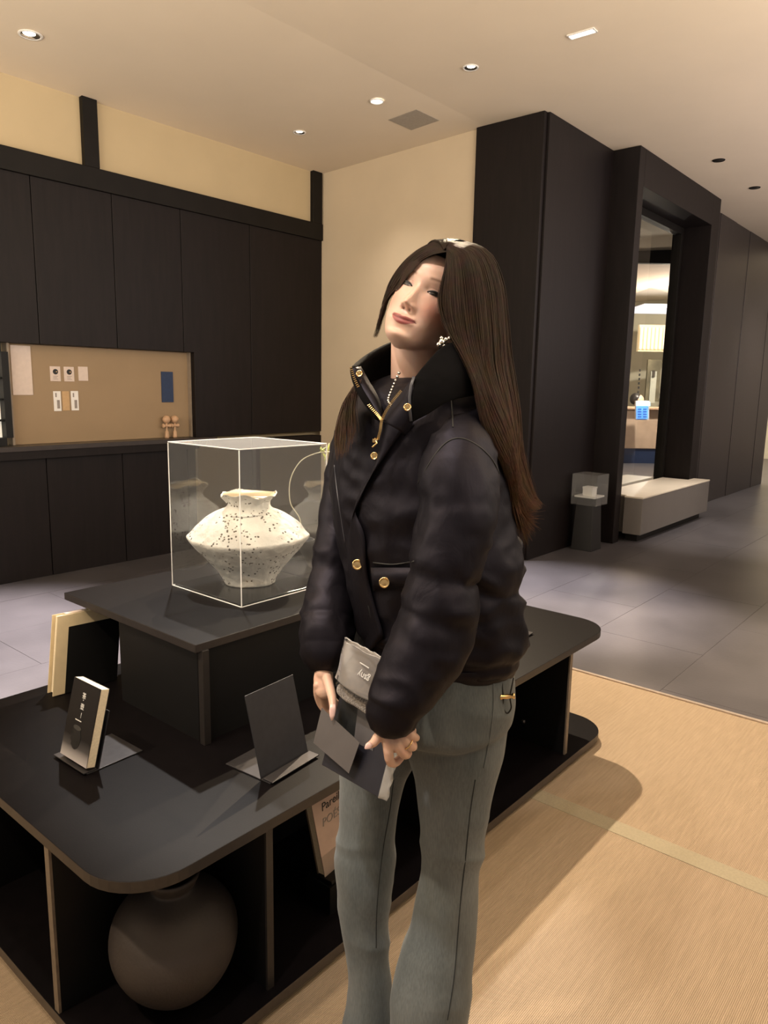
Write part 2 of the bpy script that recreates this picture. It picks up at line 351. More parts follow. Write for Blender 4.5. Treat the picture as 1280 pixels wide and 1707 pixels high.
# beige display board in the niche
bd = empty('display_board', (2.9, YW+.1, .937), 'beige fabric display board set in the dark panelling above the ledge', 'board')
MB().box((2.18, YW+.085, .937), (3.6, YW+.125, 1.618)).build('fabric_face', FABRIC, bd)
NF = mat('niche_frame', (.25, .2, .15), .6, noise_s=20, noise_amt=.1)
MB().box((2.165, YW+.05, .937), (2.18, YW+.13, 1.62)).build('side_frame', NF, bd); MB().box((3.6, YW+.05, .937), (3.612, YW+.13, 1.62)).build('side_frame', NF, bd)
wn = struct('window_1', MB().box((-.2, YW+.1, .937), (2.13, YW+.128, 1.62)), mat('window_lit', (.8, .75, .65), .6, emit=(1, .93, .78), emit_s=.45, noise_s=4, noise_amt=.05), 'small paned window with a black frame at the left edge')
mb = MB().box((-.2, YW+.03, .937), (2.12, YW+.1, .99)).box((-.2, YW+.03, 1.56), (2.12, YW+.1, 1.62)).box((2.118, YW+.03, .99), (2.163, YW+.1, 1.56))
for z in (1.10, 1.24, 1.38): mb.box((-.2, YW+.05, z), (2.118, YW+.1, z+.012))
for x in (1.5, .9): mb.box((x, YW+.05, .99), (x+.02, YW+.1, 1.56))
mb.build('window_frame', BLACKIN, wn)
def card(x0, x1, z0, z1, m, label, th=.004, skew=0.0, cat='card', group=None, name='card'):
    y = YW+.085; o = empty(name, ((x0+x1)/2, y, z0), label, cat, group)
    MB().slab([(x0, y, z0), (x1, y, z0), (x1+skew, y, z1), (x0+skew, y, z1)], (0, -1, 0), th).build('sheet', m, o, bevel=.0006, bseg=1); return o
o = card(2.20, 2.335, 1.275, 1.607, PAPER, 'large blank off-white sheet hanging at the upper left of the beige board', .006, name='paper_sheet', cat='paper')
lab = ['leftmost white card with a black round picture on the beige board', 'second white card with a black round picture, right of the first']
for i, x in enumerate((2.463, 2.563)):
    o = card(x, x+.074, 1.372, 1.475, PAPER, lab[i], name='picture_card')
    c = (x+.038, YW+.0805, 1.438); ring = [Vector((c[0]+.019*math.cos(t*PI/10), c[1], c[2]+.019*math.sin(t*PI/10))) for t in range(20)]
    MB().slab(ring, (0, -1, 0), .0006).build('round_picture', INK, o)
    ring = [Vector((c[0]+.007+.005*math.cos(t*PI/6), c[1]-.0008, c[2]+.004*math.sin(t*PI/6))) for t in range(12)]
    MB().slab(ring, (0, -1, 0), .0004).build('picture_highlight', KRAFT, o)
    mb = MB()
    for k in range(3): mb.box((x+.02, YW+.0803, 1.385+.01*k), (x+.055-.008*(k % 2), YW+.081, 1.388+.01*k))
    mb.build('printed_lines', GREYINK, o)
o = card(2.67, 2.742, 1.378, 1.479, PAPER, 'plain white card right of the two picture cards', name='picture_card')
o = card(2.477, 2.530, 1.162, 1.302, WHITE, 'white narrow ticket, left of the kraft ticket on the beige board', name='narrow_ticket', cat='ticket')
MB().box((2.49, YW+.0803, 1.26), (2.50, YW+.081, 1.29)).box((2.50, YW+.0803, 1.18), (2.52, YW+.081, 1.24)).build('printed_lines', GREYINK, o)
o = card(2.541, 2.592, 1.165, 1.302, KRAFT, 'kraft brown narrow ticket between two white tickets', name='narrow_ticket', cat='ticket')
o = card(2.605, 2.660, 1.165, 1.304, WHITE, 'white narrow ticket, right of the kraft ticket on the beige board', name='narrow_ticket', cat='ticket')
MB().box((2.618, YW+.0803, 1.26), (2.628, YW+.081, 1.29)).box((2.628, YW+.0803, 1.18), (2.648, YW+.081, 1.24)).build('printed_lines', GREYINK, o)
o = card(3.352, 3.458, 1.22, 1.461, BLUE, 'dark blue booklet hanging at the right of the beige board', .008, cat='booklet', name='blue_booklet')
# two kendama toys on the ledge
def kendama(x, label):
    t = empty('kendama', (x, YW+.035, .937), label, 'toy', 'wooden ball toys on the ledge'); c = (x, YW+.035, .937)
    MB().lathe([(.001, 0), (.017, .0), (.019, .012), (.015, .03), (.014, .05), (.008, .056), (.006, .09), (.011, .103), (.008, .108), (.007, .118), (.001, .12)], c, 16).build('handle', BEECH, t, smooth=True)
    a = [(.001, -.034), (.014, -.034), (.018, -.03), (.010, -.015), (.010, .015), (.018, .03), (.014, .036), (.001, .036)]
    mb = MB(); rs = []
    for r, zz in a: rs.append([Vector((c[0]+zz, c[1]+r*math.cos(2*PI*k/16), c[2]+.098+r*math.sin(2*PI*k/16))) for k in range(16)])
    mb.rings(rs).build('cross_cup', BEECH, t, smooth=True)
    MB().ball((c[0], c[1], c[2]+.148), .031, 20, 12).build('ball', BEECH, t, smooth=True)
kendama(3.357, 'left of the two pale wooden ball-and-cup toys on the dark ledge')
kendama(3.432, 'right of the two pale wooden ball-and-cup toys on the dark ledge')

# right-hand walls: cream wall, dark box column, portal, corridor wall
struct('wall_right', MB().prism([(5.06, YW+.02), (5.175, 3.40), (5.6, 3.40), (5.6, YW+.02)], 0, 3.4), CREAM2, 'cream plaster wall beside the dark column')
struct('baseboard_right', MB().prism([(5.048, YW), (5.16, 3.48), (5.175, 3.48), (5.063, YW)], 0, .06), BEAM, 'dark baseboard under the cream wall')
col = struct('wall_column', MB().box((5.19, 2.90, 0), (6.55, 3.44, 3.39)), BEAM, 'tall dark wood clad column')
for y0, y1 in ((2.895, 3.47),): MB().box((5.14, y0-.02, 0), (5.185, y1, 3.388)).build('panel', WOOD, col, bevel=.003)
for x0, x1 in ((5.187, 6.62),): MB().box((x0, 2.855, 0), (x1, 2.90, 3.388)).build('panel', WOOD, col, bevel=.003)
por = struct('wall_portal', MB().box((6.32, 2.62, 0), (6.44, 3.02, 3.388)).box((8.30, 2.62, 0), (8.54, 3.02, 3.388)).box((6.44, 2.62, 3.09), (8.30, 3.02, 3.388)), WOOD, 'dark wooden portal framing the tall glass opening', bevel=.003)
MB().box((6.44, 2.90, 3.02), (8.30, 2.98, 3.09)).box((8.24, 2.90, 0), (8.30, 2.98, 3.02)).box((6.44, 2.90, 0), (6.47, 2.98, 3.02)).build('inner_frame', BEAM, por, bevel=.002)
struct('window_2', MB().box((6.47, 2.935, .0), (8.24, 2.943, 3.02)), GLASS, 'tall glass pane in the dark portal')
corr = struct('wall_corridor', MB().box((8.54, 2.83, 0), (12.25, 3.0, 3.388)), BEAM, 'dark panelled wall along the far corridor')
for i in range(6):
    x0 = 8.545+.617*i; MB().box((x0, 2.80-.004*(i % 2), 0), (x0+.612, 2.84, 3.386)).build('panel', mat('corridor_wood', (.018, .014, .0145), .38, noise_s=6, noise_amt=.2, stretch=(6, 6, .6), spec=.5), corr, bevel=.002, bseg=1)
struct('wall_far', MB().box((15.5, -3, 0), (15.7, 3, 3.388)), mat('far_wall', (.42, .38, .35), .8, noise_s=3, noise_amt=.05), 'pale wall at the far end of the corridor')
# room seen through the glass
struct('wall_back', MB().box((17.0, 3.0, 0), (17.2, 9.0, 3.4)).box((9.0, 8.6, 0), (17.2, 8.8, 3.4)), mat('office_wall', (.60, .56, .43), .85, noise_s=3, noise_amt=.04), 'pale yellow-grey wall of the reception behind the glass')

# ceiling fittings
def downlight(x, y, label, r=.048, lit=1):
    z = ceil_z(y); t = empty('ceiling_downlight', (x, y, z), label, 'light', 'round recessed downlights')
    MB().lathe([(r*.82, -.001), (r*.86, -.006), (r*1.05, -.006), (r*1.08, .0), (r*.82, .0)], (x, y, z), 28, cap=False).build('trim_ring', WHITE, t, smooth=True)
    MB().lathe([(r*.82, -.003), (r*.80, .0), (r*.45, .0002), (.002, .0003)], (x, y, z-.0015), 24, cap=False).build('baffle', DARKCUP, t, smooth=True)
    if lit: MB().ball((x-.012, y-.012 if lit > 0 else y+.012, z-.002), r*.55, 14, 8, (1, 1, .12)).build('lens', LAMP, t, smooth=True)
downlight(2.158, 4.537, 'round downlight at the upper left corner of the ceiling', .062)
downlight(4.229, 4.514, 'round downlight nearest the panelled wall corner')
downlight(4.20, 2.897, 'round downlight between the round lamp by the access panel and the linear lamp')
t = empty('ceiling_downlight', (4.217, 3.704, ceil_z(3.7)), 'bright white downlight beside the ceiling access panel', 'light')
MB().lathe([(.05, .0), (.05, -.008), (.044, -.01), (.04, -.004)], (4.217, 3.704, ceil_z(3.7)), 28, cap=False).build('trim_ring', WHITE, t, smooth=True)
MB().lathe([(.041, -.004), (.03, -.006), (.001, -.007)], (4.217, 3.704, ceil_z(3.7)), 24, cap=False).build('lens', LAMP, t, smooth=True)
for x, y, l in ((7.126, 2.24, 'small dark recessed spot above the pale bench'), (8.26, 2.227, 'small dark recessed spot farther along the corridor ceiling')):
    t = empty('recessed_spot', (x, y, 3.39), l, 'light')
    MB().lathe([(.001, -.004), (.042, -.004), (.046, 0)], (x, y, 3.39), 20, cap=False).build('baffle', DARKCUP, t, smooth=True)
    MB().lathe([(.043, -.001), (.046, -.006), (.052, -.005), (.054, 0)], (x, y, 3.39), 20, cap=False).build('trim_ring', BEAM, t, smooth=True)
t = empty('linear_downlight', (4.21, 2.14, 3.39), 'short linear ceiling lamp with a row of bright cells', 'light')
dr = Vector((math.cos(-.25), math.sin(-.25), 0)); dr = Vector((.35, -.94, 0)).normalized(); dn = Vector((-dr.y, dr.x, 0))
cc = Vector((4.21, 2.14, 3.387))
dr = (on_z(990, 46, 3.39)-on_z(950, 58, 3.39)).normalized(); dn = Vector((-dr.y, dr.x, 0)); hl = (on_z(991, 46, 3.39)-on_z(949, 58, 3.39)).length/2
mb = MB()
for sgn in (-1, 1): mb.obox(cc+dn*.026*sgn, dr*(hl+.006), dn*.004, (0, 0, .005)); mb.obox(cc+dr*(hl+.002)*sgn, dr*.004, dn*.026, (0, 0, .005))
mb.build('frame', WHITE, t); MB().obox(cc+Vector((0, 0, .002)), dr*hl, dn*.022, (0, 0, .001)).build('baffle', DARKCUP, t)
for k in range(5):
    MB().obox(cc+dr*(hl*.4*(k-2)), dr*hl*.16, dn*.018, (0, 0, .002)).build('lens', LAMP, t, bevel=.001)
t = empty('ceiling_access_panel', (4.67, 3.72, ceil_z(3.72)), 'square grey access panel in the ceiling', 'panel')
def zc(x, y, dz): return Vector((x, y, ceil_z(y)+dz))
MB().slab([zc(4.53, 3.59, .0), zc(4.81, 3.59, .0), zc(4.81, 3.86, .0), zc(4.53, 3.86, .0)], (0, 0, -1), .004).build('lid', mat('access_grey', (.33, .29, .24), .7, noise_s=60, noise_amt=.08), t, bevel=.001)

# pale floating bench under the portal
be = empty('bench', (7.45, 2.7, 0), 'pale stone-topped floating bench at the foot of the glass portal', 'bench')
BENCH = mat('bench_panel', (.17, .155, .145), .32, .25, noise_s=3, noise_amt=.05); BTOP = mat('bench_top', (.62, .56, .46), .4, noise_s=8, noise_amt=.04)
def lpoly(e): return [(6.5-e, 2.44-e), (8.42+e, 2.44-e), (8.42+e, 2.612), (8.23, 2.612), (8.23, 2.89), (6.56, 2.89), (6.56, 2.612), (6.5-e, 2.612)]
MB().prism(lpoly(0), .075, .41).build('body', BENCH, be, bevel=.004)
MB().prism(lpoly(.003), .41, .425).build('top', BTOP, be, bevel=.003)
MB().box((6.58, 2.50, 0), (8.36, 2.61, .075)).build('plinth', BEAM, be)
MB().box((6.58, 2.985, .0), (8.22, 3.30, .42)).build('inner_ledge', BTOP, be, bevel=.003)

# small pedestal with a vitrine
pd = empty('display_pedestal', (5.97, 2.70, 0), 'slim dark pedestal carrying a small glass box beside the portal', 'pedestal')
def qring(x0, x1, y0, y1, z): return [Vector((x0, y0, z)), Vector((x1, y0, z)), Vector((x1, y1, z)), Vector((x0, y1, z))]
MB().rings([qring(5.85, 6.05, 2.61, 2.80, 0), qring(5.87, 6.03, 2.63, 2.78, .46)]).build('post', mat('pedestal_black', (.009, .008, .008), .5, noise_s=10, noise_amt=.2), pd, bevel=.004)
MB().box((5.86, 2.61, .46), (6.05, 2.80, .475)).build('tray', WHITE, pd, bevel=.002)
mb = MB(); t_ = .004; a, b_, z0, z1 = (5.84, 2.59), (6.07, 2.82), .40, .66
mb.box((a[0], a[1], z0), (b_[0], a[1]+t_, z1)).box((a[0], b_[1]-t_, z0), (b_[0], b_[1], z1)).box((a[0], a[1], z0), (a[0]+t_, b_[1], z1)).box((b_[0]-t_, a[1], z0), (b_[0], b_[1], z1)).box((a[0], a[1], z1), (b_[0], b_[1], z1+t_))
mb.build('glass_cover', mirror_mix('small_vitrine', 1.5, (.93, .94, .94), haze=.05), pd)
bx = empty('small_box', (5.945, 2.70, .475), 'small white box inside the glass vitrine on the pedestal', 'box')
MB().box((5.90, 2.655, .475), (5.99, 2.745, .535)).build('carton', WHITE, bx, bevel=.002)
MB().box((5.897, 2.652, .535), (5.993, 2.748, .552)).build('lid', WHITE, bx, bevel=.002)

# reception seen through the glass
dk = empty('reception_desk', (15.2, 5.6, 0), 'beige reception desk with a dark blue plinth behind the glass', 'desk')
DESK = mat('desk_front', (.52, .38, .28), .5, noise_s=6, noise_amt=.08)
def along(px0, px1, D, z0, z1, th=.25):
    a = at(px0, 760, D); b = at(px1, 760, D); a.z = b.z = z0; n = HF*th
    return MB().prism([(a.x, a.y), (b.x, b.y), (b.x+n.x, b.y+n.y), (a.x+n.x, a.y+n.y)], z0, z1)
along(1000, 1135, 14.0, .28, 1.02).build('front', DESK, dk, bevel=.01)
along(998, 1140, 14.02, 0.0, .28).build('plinth', mat('blue_plinth', (.02, .035, .09), .4, noise_s=4, noise_amt=.1), dk)
along(998, 1140, 13.92, 1.02, 1.07, .4).build('counter', mat('desk_top', (.55, .36, .24), .4, noise_s=6, noise_amt=.05), dk, bevel=.01)
mn = empty('monitor', at(1071, 700, 13.8), 'bright blue screen glowing on the reception desk behind the glass', 'screen')
SCR = mat('blue_screen', (.1, .3, .8), .4, emit=(.16, .42, 1.0), emit_s=1.3, noise_s=3, noise_amt=.1); SCR2 = mat('cyan_screen', (.4, .8, .9), .4, emit=(.45, .85, 1.0), emit_s=1.5, noise_s=3, noise_amt=.1)
def pq(x0, y0, x1, y1, D): return [at(x0, y1, D), at(x1, y1, D), at(x1, y0, D), at(x0, y0, D)]
MB().slab(pq(1060, 668, 1082, 700, 13.75), HF, .06).build('housing', WHITE, mn)
MB().slab(pq(1061, 677, 1080, 698, 13.72), HF, .02).build('screen', SCR, mn)
MB().slab(pq(1061, 670, 1084, 677, 13.71), HF, .02).build('title_bar', SCR2, mn)
for i in range(2):
    for j in range(4): MB().slab(pq(1063+9*i, 681+4.2*j, 1069+9*i, 683.5+4.2*j, 13.70), HF, .01).build('screen_row', mat('screen_text', (.05, .12, .4), .4, emit=(.05, .2, .7), emit_s=.6, noise_s=3, noise_amt=.1), mn)
pr = empty('transom_window', at(1085, 590, 16), 'warmly lit fluted glass transom high on the reception wall', 'window')
along(1050, 1113, 15.6, 2.18, 2.72, .1).build('frame', mat('transom_frame', (.7, .55, .35), .6, emit=(1, .72, .38), emit_s=.5, noise_s=6, noise_amt=.05), pr)
for k in range(9):
    x = 1052+6.3*k; along(x, x+4.6, 15.5, 2.22, 2.66, .05).build('slat', mat('slat_lit', (.8, .65, .45), .6, emit=(1, .78, .48), emit_s=.7, noise_s=6, noise_amt=.05), pr, bevel=.01)
ar = empty('wall_picture', at(1080, 640, 16), 'tall grey-brown stone picture on the reception wall', 'picture')
along(1068, 1090, 15.75, 1.15, 2.02, .06).build('panel', mat('picture_dark', (.16, .14, .09), .8, noise_s=3, noise_amt=.4), ar)
along(1074.5, 1084, 15.7, 1.12, 1.78, .04).build('pale_field', mat('picture_pale', (.5, .5, .42), .8, noise_s=3, noise_amt=.15), ar)
along(1077, 1081, 15.66, 1.66, 1.80, .03).build('dark_mark', mat('picture_mark', (.06, .05, .04), .8, noise_s=3, noise_amt=.4), ar)
rn_ = random.Random(5)
for x, zt in ((1056, 1.82), (1103, 1.84), (1107, 1.75)):
    sg = empty('calligraphy_strip', at(x, 640, 15.9), {1056: 'column of small dark characters left of the tall picture', 1103: 'nearer column of dark characters right of the tall picture', 1107: 'farthest right column of small dark characters'}[x], 'sign')
    for k in range(6):
        wv = rn_.uniform(.6, 1.3); along(x-wv, x+wv, 15.8, zt-.09*k-.05, zt-.09*k, .02).build('character', INK, sg)
lt = empty('linear_lamp', at(1090, 548, 14.5), 'long white light strip along the reception ceiling', 'light')
a, b_, c, d = at(1062, 538, 14.5), at(1125, 538, 14.5), at(1125, 551, 14.9), at(1062, 541, 14.9)
along(1055, 1130, 14.8, 2.98, 3.05, 1.2).build('diffuser', mat('strip_lamp', (.9, .9, .95), .5, emit=(.85, .88, 1), emit_s=.9, noise_s=6, noise_amt=.02), lt)
bf = struct('trim_5', along(1030, 1160, 11.0, 3.19, 3.388, 6.0), mat('warm_soffit', (.62, .46, .34), .9, noise_s=6, noise_amt=.03), 'warm lowered soffit of the reception ceiling')
bf2 = struct('trim_6', along(1030, 1160, 10.9, 3.17, 3.388, .09), BEAM, 'dark edge strip of the lowered soffit')
def light_point(name, loc, power, color, radius=.05):
    d = bpy.data.lights.new(name, 'POINT'); d.energy = power; d.color = color; d.shadow_soft_size = radius
    o = bpy.data.objects.new(name, d); C.objects.link(o); o.location = loc; return o
p_ = at(1150, 600, 13.2); p_.z = 2.7; light_point('reception_fill', p_, 420, (1, .90, .76))  # added point light brightening the reception and soffit; no lamp modelled here
p_ = at(1000, 600, 12.6); p_.z = 1.6; light_point('reception_fill', p_, 45, (1, .88, .74))  # second added fill, low in the room, without a lamp

# ================================================================ DISPLAY TABLE
def rrect(x0, x1, y0, y1, r, n=10):
    p = []
    for cx, cy, a0 in ((x1-r, y0+r, -90), (x1-r, y1-r, 0), (x0+r, y1-r, 90), (x0+r, y0+r, 180)):
        for k in range(n+1): a = R(a0+90*k/n); p.append((cx+r*math.cos(a), cy+r*math.sin(a)))
    return p
tb = empty('display_table', (1.66, 1.62, 0), 'low black two-tier display table with rounded corners on the woven mat', 'table')
def board(poly, z0, z1, name, edge, parent=tb):
    mb = MB().prism(poly, z0, z1); o = mb.build(name, [BLACK, edge], parent)
    n = len(poly)
    for i, p in enumerate(o.data.polygons):
        if i >= 2: p.material_index = 1
    b = o.modifiers.new('bevel', 'BEVEL'); b.width = .0014; b.segments = 2; b.limit_method = 'ANGLE'; b.angle_limit = R(40); return o
LX0, LX1, LY0, LY1 = .597, 2.72, 1.102, 2.145
board(rrect(LX0, LX1, LY0, LY1, .14), .435, .46, 'lower_top', mat('top_edge', (.026, .021, .019), .4, noise_s=60, noise_amt=.15))
board(rrect(LX0, LX1, LY0-.02, LY1, .14), .015, .042, 'bottom_shelf', mat('shelf_edge', (.06, .047, .038), .4, noise_s=60, noise_amt=.15))
MB().box((.66, 1.16, 0), (2.66, 2.08, .015)).build('plinth', BLACKIN, tb)
def panel(x0, x1, y0, y1, z0, z1, strip=None, em=EDGE):
    o = MB().box((x0, y0, z0), (x1, y1, z1)).build('divider', BLACKIN, tb)
    if strip: MB().box(*strip).build('edge_strip', em, o)
panel(.605, 1.02, 1.395, 1.412, .042, .435, ((.600, 1.394, .042), (.606, 1.413, .435)))          # faces -X
panel(.936, .953, 1.112, 1.50, .042, .435, ((.935, 1.107, .042), (.954, 1.113, .435)), DKEDGE)
panel(1.64, 1.657, 1.112, 1.50, .042, .435, ((1.639, 1.107, .042), (1.658, 1.113, .435)), DKEDGE)
panel(2.37, 2.387, 1.112, 1.60, .042, .435, ((2.369, 1.107, .042), (2.388, 1.113, .435)), EDGE)
panel(1.0, 2.387, 1.50, 1.517, .042, .435)
panel(1.0, 1.017, 1.395, 2.05, .042, .435)
panel(.605, 1.02, 1.90, 1.917, .042, .435, ((.600, 1.899, .042), (.606, 1.918, .435)))
for p in ((2.363, 1.28, .12), (.72, 1.41+.004, .17)):
    MB().ball(p, .009, 12, 8).build('screw_cap', STEEL, tb, smooth=True)
# upper tier
UX0, UX1, UY0, UY1, UZ = 1.027, 2.12, 1.478, 2.155, .735
panel(1.05, 2.05, 1.47+.02, 1.505, .46, .715)
MB().box((1.05, 1.505, .46), (1.065, 1.88, .715)).build('side_board', mat('side_black', (.0030, .0030, .0036), .5, noise_s=20, noise_amt=.2), tb)
MB().box((1.065, 1.865, .46), (2.05, 1.88, .715)).box((2.035, 1.505, .46), (2.05, 1.865, .715)).build('side_board', BLACKIN, tb)
MB().box((1.044, 1.472, .46), (1.064, 1.492, .715)).build('corner_edge', DKEDGE, tb, bevel=.001)
board([(UX0, UY0), (UX1, UY0), (UX1, UY1), (UX0, UY1)], .713, UZ, 'upper_top', mat('upper_edge', (.022, .018, .017), .4, noise_s=60, noise_amt=.15))

# acrylic case and pot
cx, cy, hs, ch = 1.475, 1.812, .174, .459
cs = empty('display_case', (cx, cy, UZ), 'clear acrylic display case with bright edges covering the white vase', 'display case')
MB().box((cx-hs+.006, cy-hs+.006, UZ), (cx+hs-.006, cy+hs-.006, UZ+.008)).build('base_board', mat('case_base', (.006, .006, .007), .22, noise_s=30, noise_amt=.1), cs, bevel=.001)
t_ = .003; z0, z1 = UZ+.001, UZ+ch
for a, b_ in (((cx-hs, cy-hs, z0), (cx+hs, cy-hs+t_, z1)), ((cx-hs, cy+hs-t_, z0), (cx+hs, cy+hs, z1)), ((cx-hs, cy-hs+t_, z0), (cx-hs+t_, cy+hs-t_, z1)), ((cx+hs-t_, cy-hs+t_, z0), (cx+hs, cy+hs-t_, z1)), ((cx-hs, cy-hs, z1), (cx+hs, cy+hs, z1+t_))):
    MB().box(a, b_).build('acrylic_sheet', ACRYL if a[2] < z1 else ACRYL_TOP, cs)
EDG = mat('acrylic_edge_glow', (.85, .85, .85), .3, noise_s=40, noise_amt=.05, emit=None)  # white base colour stands in for light caught in the acrylic edges
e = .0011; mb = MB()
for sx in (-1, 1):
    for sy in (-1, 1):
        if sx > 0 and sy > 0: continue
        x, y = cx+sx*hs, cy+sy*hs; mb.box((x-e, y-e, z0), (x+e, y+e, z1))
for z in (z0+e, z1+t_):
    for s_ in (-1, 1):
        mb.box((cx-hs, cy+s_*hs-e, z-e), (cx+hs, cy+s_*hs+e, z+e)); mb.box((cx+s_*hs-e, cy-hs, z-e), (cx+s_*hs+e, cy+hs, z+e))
mb.build('edge_glints', EDG, cs)
def pot_mat():
    m = bpy.data.materials.new('white_pitted_clay'); m.use_nodes = True; nt = m.node_tree; N = nt.nodes; L = nt.links; b = N['Principled BSDF']
    tc = N.new('ShaderNodeTexCoord')
    n = N.new('ShaderNodeTexNoise'); n.inputs['Scale'].default_value = 9; n.inputs['Detail'].default_value = 8; L.new(tc.outputs['Object'], n.inputs['Vector'])
    r = N.new('ShaderNodeValToRGB'); r.color_ramp.elements[0].position = .35; r.color_ramp.elements[1].position = .7
    r.color_ramp.elements[0].color = (.50, .49, .46, 1); r.color_ramp.elements[1].color = (.80, .78, .72, 1); L.new(n.outputs['Fac'], r.inputs[0])
    v = N.new('ShaderNodeTexVoronoi'); v.inputs['Scale'].default_value = 88; L.new(tc.outputs['Object'], v.inputs['Vector'])
    n3 = N.new('ShaderNodeTexNoise'); n3.inputs['Scale'].default_value = 16; n3.inputs['Detail'].default_value = 2; L.new(tc.outputs['Object'], n3.inputs['Vector'])
    a = N.new('ShaderNodeMath'); a.operation = 'LESS_THAN'; a.inputs[1].default_value = .30; L.new(v.outputs['Distance'], a.inputs[0])
    g = N.new('ShaderNodeMath'); g.operation = 'GREATER_THAN'; g.inputs[1].default_value = .515; L.new(n3.outputs['Fac'], g.inputs[0])
    k = N.new('ShaderNodeMath'); k.operation = 'MULTIPLY'; L.new(a.outputs[0], k.inputs[0]); L.new(g.outputs[0], k.inputs[1])
    mx = N.new('ShaderNodeMix'); mx.data_type = 'RGBA'; L.new(k.outputs[0], mx.inputs[0]); L.new(r.outputs[0], mx.inputs[6]); mx.inputs[7].default_value = (.10, .085, .07, 1)
    L.new(mx.outputs[2], b.inputs['Base Color'])
    n4 = N.new('ShaderNodeTexNoise'); n4.inputs['Scale'].default_value = 45; n4.inputs['Detail'].default_value = 6; L.new(tc.outputs['Object'], n4.inputs['Vector'])
    s = N.new('ShaderNodeMath'); s.operation = 'SUBTRACT'; L.new(n4.outputs['Fac'], s.inputs[0]); L.new(k.outputs[0], s.inputs[1])
    bp = N.new('ShaderNodeBump'); bp.inputs['Strength'].default_value = .8; bp.inputs['Distance'].default_value = .006
    L.new(s.outputs[0], bp.inputs['Height']); L.new(bp.outputs[0], b.inputs['Normal']); b.inputs['Roughness'].default_value = .8; return m
vz = empty('textured_vase', (cx, cy, UZ+.008), 'white pitted clay vase with a wide belly inside the acrylic case', 'vase')
prof = catmull([(.078, 0), (.086, .02), (.105, .05), (.145, .095), (.176, .128), (.191, .149), (.182, .163), (.148, .198), (.105, .228), (.076, .240), (.066, .25), (.064, .262), (.070, .274), (.082, .286), (.086, .291)], 70)
def wob(t, z): return 1+.022*math.sin(2*t+.6)+.012*math.sin(5*t+z*30)+.02*(noise.noise(Vector((math.cos(t)*1.6, math.sin(t)*1.6, z*9))))
rs = []; N_ = 120; ps = [(r, z) for r, z in prof]+[(.083, .289), (.064, .272), (.058, .255), (.07, .235), (.04, .2), (.001, .19)]
rot = R(-45)-(0.0)
for i, (r, z) in enumerate(ps):
    ring = []
    for k in range(N_):
        t = 2*PI*k/N_; q = wob(t, z)*r; lump = .0035*noise.noise(Vector((math.cos(t)*7, math.sin(t)*7, z*40))); q += lump if i < 70 else 0
        x, y = q*math.cos(t)*(1.0), q*math.sin(t)*.80
        if z > .235 : y = q*math.sin(t)*.9
        zz = z+(.005*math.sin(3*t+1)+.004*math.sin(7*t) if z > .27 else .006*math.sin(2*t+2)*min(1, z/.15))
        ring.append(Vector((cx+x*math.cos(rot)-y*math.sin(rot), cy+x*math.sin(rot)+y*math.cos(rot), UZ+.009+zz)))
    rs.append(ring)
o = MB().rings(rs[:71]).build('vessel', pot_mat(), vz, smooth=True)
me = o.data
o.data.polygons[len(me.polygons)-1].material_index = 0
MB().rings([rs[70]]+rs[71:]).build('inner_rim', mat('vase_inside', (.62, .50, .32), .8, noise_s=20, noise_amt=.1), vz, smooth=True)

# thin branch in a small pot behind the case
br = empty('orchid_branch', (1.86, 1.98, UZ), 'thin pale arching branch with small yellow-green leaves behind the acrylic case', 'plant')
P = [at(x, y, d) for x, y, d in ((545, 900, 2.62), (500, 866, 2.62), (484, 838, 2.6), (484, 800, 2.58), (500, 770, 2.56), (523, 757, 2.55), (548, 753, 2.54), (570, 758, 2.53))]
P[0] = Vector((1.86, 1.98, UZ+.06))
pts = [Vector(p) for p in catmull(P, 40)]
MB().tube(pts, [.0022-.0008*i/39 for i in range(40)], 8).build('stem', mat('pale_stem', (.62, .58, .42), .6, noise_s=30, noise_amt=.15), br, smooth=True)
MB().lathe([(.001, 0), (.045, 0), (.05, .02), (.05, .07), (.044, .07), (.042, .03), (.001, .028)], (1.86, 1.98, UZ), 24).build('pot', BLACKIN, br, smooth=True)
LEAF = mat('yellow_leaf', (.45, .5, .12), .5, noise_s=60, noise_amt=.25)
for k, (i, an, s_) in enumerate(((30, 40, .03), (31, -60, .035), (33, 80, .03), (32, 150, .022), (34, 20, .02), (33, -110, .04), (31, 110, .02))):
    b0 = pts[i]; dr = (HR*math.cos(R(an))+Vector((0, 0, 1))*math.sin(R(an))); sd = dr.cross(HF).normalized()
    mb = MB(); L_ = [(b0, .0005), (b0+dr*s_*.35, .0035), (b0+dr*s_*.7+HF*.003, .003), (b0+dr*s_+HF*.008, .0004)]
    mb.rings([[p+sd*w_, p+HF*.0006, p-sd*w_, p-HF*.0006] for p, w_ in L_]).build('leaf', LEAF, br, smooth=True)

# leaning picture book, small black book on its stand, empty stands
def leaning(o, x, up, w_, h, th):        # box from bottom-left-front corner o, width dir x, up dir, normal
    n = Vector(x).cross(Vector(up)).normalized(); return n
bk = empty('art_book', (1.0, 2.05, .46), 'large cream-bordered book standing on the table under the upper tier', 'book')
x_ = Vector((1, -.10, 0)).normalized(); u_ = Vector((.05, .16, 1)).normalized(); n_ = u_.cross(x_).normalized()
if n_.y > 0: n_ = -n_
u_ = Vector((.18, .12, 1)).normalized(); n_ = -(u_.cross(x_)).normalized(); n_ = n_ if n_.y < 0 else -n_
b0 = Vector((.922, 2.045, .462)); W_, H_ = .195, .235
TH = Vector((0, .055, 0))
COVER = mat('cream_cover', (.60, .50, .33), .6, noise_s=30, noise_amt=.05)
MB().obox(b0+x_*W_/2+u_*H_/2, x_*W_/2, u_*H_/2, n_*.002).build('front_cover', COVER, bk, bevel=.001)
